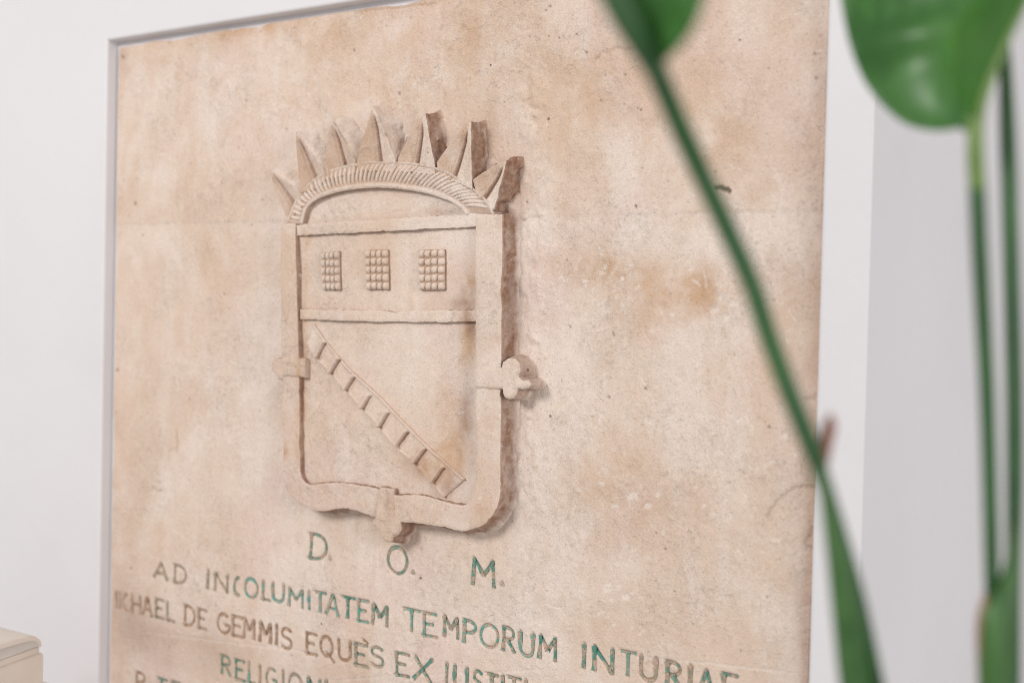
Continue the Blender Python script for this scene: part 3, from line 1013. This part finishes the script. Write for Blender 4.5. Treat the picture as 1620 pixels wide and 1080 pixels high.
# crown spikes: outline and the line of the middle rib
HS = 0.0228
SPIKES = [
    (Z5([(34, 618), (150, 700), (278, 788), (300, 900), (200, 1010), (162, 985), (108, 860), (62, 740)]), Z5([(42, 635), (215, 880)])),
    (Z5([(246, 305), (310, 395), (385, 500), (455, 600), (500, 680), (400, 770), (276, 800), (264, 640), (252, 450)]), Z5([(254, 330), (398, 680)])),
    (Z5([(548, 215), (600, 300), (660, 405), (728, 525), (724, 640), (490, 690), (478, 600), (492, 430), (508, 310)]), Z5([(545, 245), (640, 590)])),
    (Z5([(872, 95), (920, 190), (965, 305), (1010, 420), (1052, 535), (1040, 620), (740, 620), (746, 530), (790, 370), (838, 215)]), Z5([(873, 125), (930, 570)])),
    (Z6([(222, 150), (240, 270), (265, 420), (292, 545), (300, 650), (-20, 620), (0, 505), (60, 385), (120, 275), (180, 190)]), Z6([(196, 195), (142, 580)])),
    (Z6([(590, 215), (590, 330), (592, 480), (597, 665), (600, 770), (320, 640), (308, 548), (390, 435), (480, 325), (545, 250)]), Z6([(566, 255), (456, 650)])),
    (Z6([(876, 532), (858, 620), (828, 735), (800, 850), (770, 940), (640, 810), (600, 692), (690, 632), (780, 575), (840, 540)]), Z6([(858, 560), (704, 830)])),
]
# rough unworked stone left standing behind the points
web = [(440, 352), (446, 322), (462, 292), (490, 262), (520, 240), (560, 226), (600, 219), (640, 219), (680, 224), (712, 232), (742, 244), (772, 262), (800, 286), (818, 312), (822, 345),
       (770, 345), (750, 320), (715, 296), (660, 282), (600, 278), (540, 285), (500, 305), (478, 335), (470, 352)]
arch_mid = np.array([on_wall(x, y, 0.012) for x, y in arch_out])


def web_h(X, Z, D):
    zero = np.zeros_like(X)
    return 0.003 + 0.010 * sstep(0.0, 0.030, D) + 0.0038 * fbm(X, zero, Z, 55, 4, 131)


relief('rough_backing', web, slab, top=0.012, plane=0.010, base=-0.004, step=0.0016, rnd=0.0005, draft=0.010, rough=0.0035, edge_jit=0.004, noise=0.0012, height=web_h, seed=130, brown=0.05, flare=1.0,
       stain_shade_fn=lambda X, Z, D: np.stack([0.25 + 0 * X, 0.25 * np.clip(fbm(X, X * 0, Z, 60, 3, 133) * 2, 0, 1), 0 * X, 0.10 + 0.22 * sstep(on_wall(640, 240, 0.01)[0], on_wall(740, 240, 0.01)[0], X)], 1))
for si, (outl, ribl) in enumerate(SPIKES):
    rl = np.array([on_wall(x, y, HS - 0.003 * q) for q, (x, y) in enumerate(ribl)])
    d = rl[1] - rl[0]
    L = np.linalg.norm(d)
    d /= L
    nrm = np.array([-d[1], d[0]])
    if nrm[0] < 0:
        nrm = -nrm            # points to the right of the rib

    def spike_h(X, Z, D, rl=rl, d=d, nrm=nrm, L=L, si=si):
        P = np.stack([X, Z], 1) - rl[0]
        s, a = P @ d, P @ nrm
        k = np.clip(s / L, 0, 1)
        flat = D / (np.abs(a) + D + 1e-6)             # 0 on the outline, 1 along the middle: two plane facets
        left = np.where(a < 0, 0.0048 * flat, 0)
        right = np.where(a >= 0, 0.0050 * flat, 0)
        h = HS - (left + right) * sstep(0.0, 0.4, k)
        wr = 0.0007 + 0.0010 * k
        rib = np.clip(1.5 - np.abs(a + wr) / wr, 0, 1) * sstep(-0.02, 0.12, s / L)
        gro = np.clip(1.5 - np.abs(a - wr) / wr, 0, 1)
        return h + (0.0024 * rib - 0.0016 * gro) * sstep(0, 0.25, k)

    def spike_s(X, Z, D, rl=rl, d=d, nrm=nrm, L=L, si=si):
        P = np.stack([X, Z], 1) - rl[0]
        k, a = np.clip(P @ d / L, 0, 1), P @ nrm
        o = np.zeros((len(X), 4))
        w = 0.0007 + 0.0010 * k
        o[:, 3] = (0.50, 0.50, 0.65, 0.75, 0.80, 0.85, 0.80)[si] * np.clip(1.6 - np.abs(a - w) / w, 0, 1) * sstep(0.02, 0.2, k)  # brown line right of the rib: dirt with painted shade
        o[:, 0] = 0.60 * (a < 0) + 0.22 * (a >= 0)  # painted light and shade: left facets darker, right facets paler
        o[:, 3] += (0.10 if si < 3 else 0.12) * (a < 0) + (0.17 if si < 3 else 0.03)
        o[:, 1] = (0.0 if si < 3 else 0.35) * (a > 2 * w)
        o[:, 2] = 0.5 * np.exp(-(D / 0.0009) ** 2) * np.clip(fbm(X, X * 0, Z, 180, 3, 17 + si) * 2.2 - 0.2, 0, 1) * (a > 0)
        return o

    relief('spike', outl, slab, top=HS, plane=HS, step=0.00115, rnd=0.0005, draft=(0.013, 0.014, 0.013, 0.011, 0.006, 0.006, 0.006)[si], flare=1.1, rough=(0.0025, 0.0025, 0.0025, 0.003, 0.0045, 0.005, 0.005)[si], edge_jit=0.0007, noise=0.0006, height=spike_h, stain_shade_fn=spike_s, seed=20 + si * 3, brown=(0.0, 0.0, 0.03, 0.10, 0.95, 1.0, 1.0)[si], fade=(0.8, 0.8, 0.8, 0.8, 0.75, 0.85, 0.95)[si], wall_pale=(0.2, 0.2, 0.15, 0.05, 0, 0, 0)[si])  # left walls paled as if lit; right ones carry brown patina and shade

# cross bars
HB = HI + 0.0058
bar_a = [(468, 355.5), (530, 351), (585, 347.5), (650, 343.5), (708, 340), (760, 337), (760, 357.5), (708, 361), (650, 363.5), (585, 366.5), (530, 369.5), (468, 373)]
bar_b = [(474, 489), (560, 490.5), (612, 491.5), (625, 494.5), (634, 492), (700, 490.5), (760, 489.5), (760, 508.6), (690, 509.5), (601, 508.8), (540, 507), (474, 505)]
for i, b in enumerate((bar_a, bar_b)):
    relief('cross_bar', b, slab, top=HB, plane=HB, base=HI - 0.003, step=0.0018, rnd=0.0006, draft=0.0004, rough=0.0006, edge_jit=0.0011, noise=0.0010, seed=50 + i, wall_step=0.002, brown=0.95)  # brown sides paint the shade under the bars along with dirt

# three beaded blocks
unit_v, unit_f = [], []
NB, MB_ = 12, 4
for j in range(MB_):
    ph = j / MB_ * math.pi / 2
    for i in range(NB):
        th = i / NB * 2 * math.pi
        c, s = math.cos(th), math.sin(th)
        k = (abs(c) ** 3.2 + abs(s) ** 3.2) ** (-1 / 3.2)
        unit_v.append((k * c * math.cos(ph), -math.sin(ph), k * s * math.cos(ph)))
unit_v.append((0, -1, 0))
for j in range(MB_ - 1):
    for i in range(NB):
        unit_f.append((j * NB + i, j * NB + (i + 1) % NB, (j + 1) * NB + (i + 1) % NB, (j + 1) * NB + i))
for i in range(NB):
    unit_f.append(((MB_ - 1) * NB + i, (MB_ - 1) * NB + (i + 1) % NB, len(unit_v) - 1))
bead_mesh = None
BLOCKS = [[(143, 108), (312, 100), (320, 455), (158, 455)], [(548, 88), (755, 80), (765, 452), (560, 452)], [(1036, 88), (1275, 82), (1278, 455), (1046, 458)]]
HK = HI + 0.0030
for bi, qd in enumerate(BLOCKS):
    c4 = np.array([on_wall(x, y, HK + 0.003) for x, y in Z7(qd)])
    blk = relief('beaded_block', c4, slab, top=HK, base=HI - 0.003, step=0.0018, rnd=0.0008, draft=0.0008, rough=0.0004, noise=0.0003, world=True, seed=60 + bi, wall_step=0.002, brown=0.85, stain_shade_fn=lambda X, Z, D: np.tile([0.2, 0, 0, 0.55], (len(X), 1)))  # brown ground: shade between the beads put into the colour
    for r in range(5):
        for c in range(4):
            u, v = (c + .5) / 4, (r + .5) / 5
            p = (c4[0] * (1 - u) + c4[1] * u) * (1 - v) + (c4[3] * (1 - u) + c4[2] * u) * v
            sx = np.linalg.norm(c4[1] - c4[0]) / 8 * RNG.uniform(.92, 1.04)
            sz = np.linalg.norm(c4[3] - c4[0]) / 10 * RNG.uniform(.90, 1.02)
            if bead_mesh is None:
                o = link('bead', unit_v, unit_f, STONE, blk, True, np.zeros((len(unit_v), 4)))
                bead_mesh = o.data
            else:
                o = bpy.data.objects.new('bead', bead_mesh)
                COL.objects.link(o)
                o.parent = blk
            o.location = (p[0] + RNG.uniform(-.0004, .0004), -(HK - 0.0006), p[1] + RNG.uniform(-.0004, .0004))
            o.scale = (sx, RNG.uniform(0.0034, 0.0046), sz)
            o.rotation_euler = (RNG.uniform(-.08, .08), RNG.uniform(-.15, .15), RNG.uniform(-.08, .08))

# diagonal ladder-like bend
HBD = HI + 0.0026
b_up = [on_wall(x, y, HBD) for x, y in Z2([(262, 86), (320, 172), (420, 285), (520, 375), (620, 478), (740, 600), (830, 680), (905, 748)])]
b_lo = [on_wall(x, y, HBD) for x, y in Z2([(232, 168), (262, 222), (330, 300), (420, 400), (530, 520), (600, 605), (700, 695), (770, 775), (815, 828)])]
bu, bl = catmull(b_up, 8), catmull(b_lo, 8)
rungs = [np.array([on_wall(x, y, HBD) for x, y in Z2(q)]) for q in (
    [(282, 232), (310, 178)], [(337, 303), (370, 248)], [(400, 378), (434, 325)], [(470, 460), (503, 405)], [(544, 535), (578, 478)], [(624, 610), (660, 558)], [(694, 694), (738, 632)], [(778, 765), (816, 712)])]


def bend_h(X, Z, D):
    P = np.stack([X, Z], 1)
    zero = np.zeros_like(X)
    du, dl = line_dist(P, bu), line_dist(P, bl)
    h = np.full(len(X), HBD)
    ridge = np.exp(-(np.minimum(du, dl) / 0.0026) ** 4)
    h += 0.0020 * ridge
    for i, g in enumerate(rungs):
        dd = line_dist(P, g)
        ab = g[1] - g[0]
        nn = np.array([ab[1], -ab[0]]) / np.linalg.norm(ab)      # to the right of the rung
        side = (P - g[0]) @ nn
        body = np.exp(-(line_dist(P, g - nn * 0.0030) / 0.0028) ** 4)
        h += 0.0034 * body
        h -= 0.0052 * np.clip(1.5 - dd / 0.0024, 0, 1)
    low = sstep(on_wall(640, 690, HBD)[0], on_wall(700, 740, HBD)[0], X)
    h += low * 0.0016 * fbm(X, zero, Z, 110, 3, 93)
    return h


def bend_s(X, Z, D):
    P = np.stack([X, Z], 1)
    o = np.zeros((len(X), 4))
    for g in rungs:
        o[:, 3] = np.maximum(o[:, 3], 0.95 * np.clip(1.9 - line_dist(P, g) / 0.0015, 0, 1))  # slots: brown stain deepened with painted shade
    return o


relief('diagonal_band', np.vstack([bu, bl[::-1]]), slab, top=HBD, base=HI - 0.003, step=0.00125, rnd=0.0012, draft=0.0012, rough=0.0004, edge_jit=0.0006, noise=0.0005, height=bend_h, stain_shade_fn=bend_s, world=True, seed=70, wall_step=0.002, brown=0.2)

# clasps on the frame
HC = HF + 0.0026
clasp_l = Z2([(74, 262), (76, 244), (90, 232), (120, 236), (160, 233), (217, 234), (217, 318), (150, 312), (126, 312), (126, 327), (106, 325), (92, 300), (76, 288)])
clasp_r = Z2([(944, 275), (1000, 277), (1058, 272), (1062, 250), (1085, 234), (1115, 236), (1132, 255), (1138, 288), (1126, 312), (1146, 328), (1172, 328), (1184, 345), (1172, 362), (1146, 368), (1126, 366), (1118, 396), (1096, 411), (1070, 402), (1060, 366), (1000, 366), (944, 362)])
clasp_b = Z8([(203, 168), (262, 172), (330, 182), (326, 260), (330, 340), (338, 420), (385, 462), (392, 520), (372, 572), (330, 600), (312, 640), (262, 632), (216, 585), (196, 520), (152, 492), (150, 450), (184, 420), (190, 300)])
for i, c in enumerate((clasp_l, clasp_r, clasp_b)):
    relief('clasp', c, slab, top=HC, plane=HC, base=-0.003, step=0.0015, rnd=0.0026, draft=0.004, rough=0.0022, edge_jit=0.0011, noise=0.0012, seed=80 + i, brown=(0.3, 0.7, 0.9)[i], stain_shade_fn=lambda X, Z, D: np.tile([0.30, 0, 0, 0.06], (len(X), 1)))


# ------------------------------------------------------------------ beige case in the corner
def build_case():
    a = math.radians(15.7)
    e1 = np.array([-math.sin(a), math.cos(a), 0.0])       # along the visible side, towards the wall
    e2 = np.array([-math.cos(a), -math.sin(a), 0.0])      # away to the left
    c0 = at_depth(71, 1040, 1.42)
    c0[2] = 0.0

    def side(px, py):
        d = ray(px, py)
        t = ((c0 - CAM) @ e2) / (d @ e2)
        p = CAM + t * d
        return (-(p - c0) @ e1, p[2])

    zb = zoom(0, 950, 8.31)
    (s_end, z_rim) = side(*zb([(545, 650)])[0])
    root = bpy.data.objects.new('beige_case', None)
    COL.objects.link(root)
    z_floor = z_rim - 0.30
    root.location = (c0[0], c0[1], z_floor)
    inv = -np.array([c0[0], c0[1], z_floor])

    def place(s, t, z):
        return c0 - e1 * s + e2 * t + np.array([0, 0, z]) + inv

    LEN, DEP = 0.30, 0.20

    def rounded_box(name, s0, s1, t0, t1, z0, z1, r, seg=4):
        bm = bmesh.new()
        vs = [bm.verts.new(place(s, t, z)) for s in (s0, s1) for t in (t0, t1) for z in (z0, z1)]
        for f in ((0, 1, 3, 2), (4, 6, 7, 5), (0, 4, 5, 1), (2, 3, 7, 6), (0, 2, 6, 4), (1, 5, 7, 3)):
            bm.faces.new([vs[i] for i in f])
        bmesh.ops.bevel(bm, geom=list(bm.edges), offset=r, segments=seg, profile=0.5, affect='EDGES')
        bmesh.ops.recalc_face_normals(bm, faces=bm.faces)
        me = bpy.data.meshes.new(name)
        bm.to_mesh(me)
        bm.free()
        for p in me.polygons:
            p.use_smooth = True
        me.materials.append(CASE)
        o = bpy.data.objects.new(name, me)
        COL.objects.link(o)
        o.parent = root
        return o

    z_body = side(*zb([(575, 662)])[0])[1]
    rounded_box('body', 0, LEN, 0, DEP, z_floor, z_body - 0.001, 0.0045)
    rounded_box('rim', 0.004, LEN - 0.004, 0.004, DEP - 0.004, z_body - 0.006, z_rim + 0.0042, 0.0014, 2)
    zl = side(*zb([(640, 1052)])[0])[1]
    rounded_box('lower_ledge', -0.006, LEN + 0.006, -0.004, DEP + 0.006, z_floor + 0.0, zl, 0.004)
    # domed lid
    KS = 0.74
    prof = [(0.0, 0.000), (0.001, 0.006), (0.005, 0.012), (0.012, 0.0168), (0.022, 0.0195), (0.036, 0.0212), (0.060, 0.0225), (0.100, 0.0232), (0.15, 0.0235)]
    prof = [(a_ * KS, b_ * KS) for a_, b_ in prof]
    prof = prof + [(LEN - 0.008 - s, z) for s, z in prof[-2::-1]]
    ts = [0.000, 0.0012, 0.004, 0.010, 0.020, 0.035, 0.055, 0.080, 0.10]
    ts = ts + [DEP - t for t in ts[-2::-1]]
    verts, faces = [], []
    for t in ts:
        q = min(t, DEP - t)
        edge = math.sqrt(max(0.0, 1 - max(0.0, 1 - q / 0.004) ** 2))
        for s, z in prof:
            dome = 1 + 1.9 * math.sin(math.pi * t / DEP) * math.sin(math.pi * min(1, max(0, (s + .02) / (LEN + .03))))
            verts.append(place(0.004 + s + 0.002 * (1 - edge), t, z_rim + 0.0046 + z * dome * (0.86 + 0.14 * edge)))
    n, m = len(prof), len(ts)
    for i in range(m - 1):
        for j in range(n - 1):
            faces.append((i * n + j, i * n + j + 1, (i + 1) * n + j + 1, (i + 1) * n + j))
    # recessed end panels
    for row, tin in ((0, 0.0035), (m - 1, DEP - 0.0035)):
        base = row * n
        k0 = len(verts)
        for j in range(n):
            s, z = prof[j]
            verts.append(place(0.004 + s * 0.955 + 0.006, tin - 0.0035 if row == 0 else tin + 0.0035, z_rim + 0.0046 + z * 0.70))
        k1 = len(verts)
        for j in range(n):
            s, z = prof[j]
            verts.append(place(0.004 + s * 0.955 + 0.006, tin, z_rim + 0.0046 + z * 0.68))
        for j in range(n - 1):
            faces.append((base + j, base + j + 1, k0 + j + 1, k0 + j))
            faces.append((k0 + j, k0 + j + 1, k1 + j + 1, k1 + j))
        faces.append(tuple(range(k1, k1 + n)))
    lid = link('lid', verts, faces, CASE, root, True)
    bm = bmesh.new()
    bm.from_mesh(lid.data)
    bmesh.ops.recalc_face_normals(bm, faces=bm.faces)
    bm.to_mesh(lid.data)
    bm.free()
    return root


tag(build_case(), 'beige case with softly domed lid standing before the white wall', 'case')

# ------------------------------------------------------------------ plant in the foreground
plant = bpy.data.objects.new('leafy_plant', None)
COL.objects.link(plant)
base_pt = at_depth(1500, 2050, 0.66)
plant.location = base_pt
tag(plant, 'green plant with long slender stalks and paddle leaves standing before the slab', 'plant')


def tube(name, pts, mat, parent, sides=14, flat=1.0, groove=0.25):
    """pts: (px, py, depth, diameter in metres)"""
    c = np.array([np.append(at_depth(p[0], p[1], p[2]), p[3]) for p in pts])
    c = catmull(c, 8)
    n = len(c)
    tan = np.gradient(c[:, :3], axis=0)
    tan /= np.linalg.norm(tan, axis=1)[:, None]
    verts, faces = [], []
    for i in range(n):
        side = np.cross(tan[i], FW)
        side /= np.linalg.norm(side)
        fr = np.cross(side, tan[i])
        for k in range(sides):
            th = 2 * math.pi * k / sides
            r = c[i, 3] / 2 * (1 - groove * math.exp(-((th - math.pi * 0.75) / 0.55) ** 2))
            p = c[i, :3] + side * r * math.cos(th) + fr * r * flat * math.sin(th) - base_pt
            verts.append(p)
    for i in range(n - 1):
        for k in range(sides):
            k2 = (k + 1) % sides
            faces.append((i * sides + k, i * sides + k2, (i + 1) * sides + k2, (i + 1) * sides + k))
    faces.append(tuple(range(sides)))
    faces.append(tuple(range((n - 1) * sides, n * sides))[::-1])
    o = link(name, verts, faces, mat, parent, True)
    return o


def blade(name, rails, mat, parent, per=10, across=8, ripple=0.0, thick=0.0007, bulge=0.0, ridge=0.0):
    """rails: curves of (px, py, depth); the surface is lofted across them and given thickness"""
    R = []
    for r in rails:
        c = catmull([at_depth(*p) for p in r], per)
        R.append(resample3(c, 60))
    G = []
    for j in range(60):
        row = catmull([R[k][j] for k in range(len(R))], across)
        G.append(row)
    G = np.array(G)
    nj, ni = G.shape[:2]
    dj = np.gradient(G, axis=0)
    di = np.gradient(G, axis=1)
    N = np.cross(di, dj)
    N /= np.maximum(np.linalg.norm(N, axis=2), 1e-9)[..., None]
    jj, ii = np.meshgrid(np.arange(nj), np.arange(ni), indexing='ij')
    u = ii / (ni - 1)
    w = ripple * np.sin(jj * 0.42 - 4 * u) * np.sin(math.pi * np.clip(u, 0.05, 1)) + bulge * np.sin(math.pi * u)
    w = w + ridge * np.exp(-((jj / nj - 0.40 - 0.10 * u) / 0.07) ** 2) * np.sin(math.pi * 0.5 * np.clip(u * 1.4, 0, 1))
    G = G + N * w[..., None]
    a = (G + N * thick / 2 - base_pt).reshape(-1, 3)
    b = (G - N * thick / 2 - base_pt).reshape(-1, 3)
    nn = len(a)
    faces = []
    for j in range(nj - 1):
        for i in range(ni - 1):
            q = (j * ni + i, j * ni + i + 1, (j + 1) * ni + i + 1, (j + 1) * ni + i)
            faces.append(q)
            faces.append(tuple(nn + x for x in q[::-1]))
    loop = [i for i in range(ni)] + [j * ni + ni - 1 for j in range(1, nj)] + [(nj - 1) * ni + i for i in range(ni - 2, -1, -1)] + [j * ni for j in range(nj - 2, 0, -1)]
    for x, y in zip(loop, loop[1:] + loop[:1]):
        faces.append((y, x, nn + x, nn + y))
    return link(name, np.vstack([a, b]), faces, mat, parent, True)


def resample3(p, n):
    seg = np.linalg.norm(np.diff(p, axis=0), axis=1)
    s = np.concatenate([[0], np.cumsum(seg)])
    q = np.linspace(0, s[-1], n)
    return np.stack([np.interp(q, s, p[:, i]) for i in range(3)], 1)


# leaning stalk, its leaf above and its sheath below
st1 = tube('leaf_stalk', [(905, -150, .49, .0095), (945, -60, .495, .0112), (985, 20, .50, .0120), (1023, 84, .51, .0112), (1045, 130, .525, .0095), (1074, 197, .54, .0098), (1099, 252, .55, .0097), (1125, 308, .555, .0096), (1152, 366, .56, .0096), (1190, 452, .565, .0096),
                          (1214, 526, .57, .0095), (1248, 619, .575, .0094), (1281, 701, .578, .0090), (1301, 757, .58, .0076), (1330, 847, .584, .0068), (1359, 946, .588, .0062), (1388, 1076, .592, .0060), (1430, 1300, .61, .0085), (1480, 1700, .64, .012), (1500, 2050, .66, .016)], STALK, plant)
blade('leaf_blade', [[(1040, 108, .514), (1023, 80, .512), (1003, 38, .507), (980, -10, .502), (950, -70, .50), (905, -150, .495)],
                     [(1042, 106, .512), (1052, 70, .505), (1054, 30, .500), (1050, -20, .495), (1035, -90, .49), (990, -170, .49)],
                     [(1044, 104, .512), (1076, 74, .495), (1100, 38, .485), (1113, 0, .48), (1118, -50, .475), (1095, -170, .475)]], LEAF, plant, ripple=0.0006)
sh1 = blade('sheath', [[(1296, 735, .574), (1300, 790, .576), (1310, 880, .58), (1321, 1000, .585), (1330, 1085, .59), (1360, 1300, .61), (1420, 1700, .64)],
                       [(1298, 735, .570), (1308, 790, .570), (1328, 880, .572), (1348, 985, .576), (1358, 1085, .582), (1395, 1300, .60), (1450, 1700, .632)],
                       [(1301, 735, .574), (1318, 800, .578), (1343, 890, .582), (1366, 985, .586), (1380, 1085, .592), (1420, 1300, .61), (1475, 1700, .64)]], SHEATH, st1, thick=0.0016)
blade('sheath_tip', [[(1302, 745, .582), (1297, 710, .584), (1300, 680, .586), (1311, 655, .588)],
                     [(1306, 742, .581), (1306, 705, .582), (1310, 680, .584), (1313.5, 655, .587)],
                     [(1309, 735, .584), (1316, 700, .586), (1321, 675, .588), (1316, 655, .589)]], DRY, st1, thick=0.0010)

# upright stalk with the big folded leaf
st2 = tube('leaf_stalk', [(1690, -160, .60, .0040), (1652, -75, .60, .0045), (1620, 0, .60, .0050), (1593, 58, .60, .0055), (1565, 120, .60, .0066), (1549, 165, .60, .0074), (1543, 205, .60, .0080), (1543, 250, .60, .0084), (1546, 300, .602, .0080)], STALK_PALE, plant)
tube('leaf_stalk', [(1545, 285, .602, .0084), (1549, 380, .603, .0084), (1555, 500, .605, .0082), (1561, 620, .608, .0080), (1566, 780, .61, .0078), (1570, 950, .612, .0076), (1574, 1080, .615, .0075), (1570, 1300, .63, .0095), (1535, 1700, .65, .013), (1505, 2050, .665, .016)], STALK, plant)
lf = blade('leaf_blade', [[(1543, 196, .600), (1550, 162, .600), (1563, 122, .600), (1578, 90, .600), (1595, 55, .600), (1620, 0, .600), (1652, -75, .600), (1690, -160, .600)],
                          [(1530, 197, .612), (1505, 178, .622), (1480, 140, .632), (1466, 95, .640), (1464, 50, .646), (1470, 0, .650), (1490, -75, .65), (1540, -160, .65)],
                          [(1538, 198, .606), (1480, 207, .628), (1425, 192, .642), (1374, 140, .655), (1350, 82, .665), (1332, 12, .672), (1325, -75, .68), (1345, -170, .68)]], LEAF, plant, ripple=0.0004, bulge=0.004, ridge=-0.008)
blade('leaf_blade', [[(1544, 194, .598), (1551, 160, .598), (1564, 120, .598), (1579, 88, .598), (1596, 53, .598), (1621, -2, .598), (1653, -77, .598), (1690, -160, .598)],
                     [(1542, 190, .596), (1532, 155, .595), (1527, 118, .594), (1532, 85, .594), (1545, 50, .594), (1575, 0, .594), (1610, -70, .594), (1660, -160, .594)],
                     [(1541, 186, .594), (1514, 150, .590), (1496, 112, .588), (1493, 82, .587), (1503, 52, .587), (1540, 0, .587), (1585, -65, .588), (1640, -160, .59)]], LEAF_UNDER, plant, ripple=0.0003, bulge=-0.001)
# dark stalk farther right with a broad sheath
st3 = tube('leaf_stalk', [(1560, -160, .645, .0060), (1575, -30, .642, .0066), (1588, 80, .64, .0068), (1594, 220, .637, .0086), (1599, 400, .634, .0088), (1604, 600, .63, .0090), (1605, 760, .628, .0090), (1603, 920, .625, .0080), (1600, 1080, .625, .0090), (1590, 1300, .635, .011), (1550, 1700, .652, .014), (1515, 2050, .668, .016)], STALK, plant)
blade('sheath', [[(1605, 810, .622), (1596, 870, .616), (1578, 935, .606), (1558, 955, .602), (1551, 1000, .602), (1549, 1085, .605), (1550, 1300, .62), (1520, 1700, .64)],
                 [(1606, 815, .618), (1602, 880, .609), (1592, 945, .600), (1580, 985, .597), (1576, 1030, .597), (1575, 1085, .60), (1570, 1300, .612), (1532, 1700, .635)],
                 [(1607, 820, .622), (1608, 890, .616), (1607, 960, .608), (1606, 1000, .604), (1604, 1040, .604), (1603, 1085, .607), (1595, 1300, .62), (1550, 1700, .64)]], SHEATH, st3, thick=0.0016)
blade('dry_edge', [[(1553, 1085, .604), (1550, 1010, .601), (1552, 975, .601), (1560, 945, .601)],
                   [(1549, 1085, .606), (1546, 1010, .603), (1548, 972, .603), (1558, 940, .603)]], DRY, st3, thick=0.0012, across=4)

for o in (st2,):
    pass
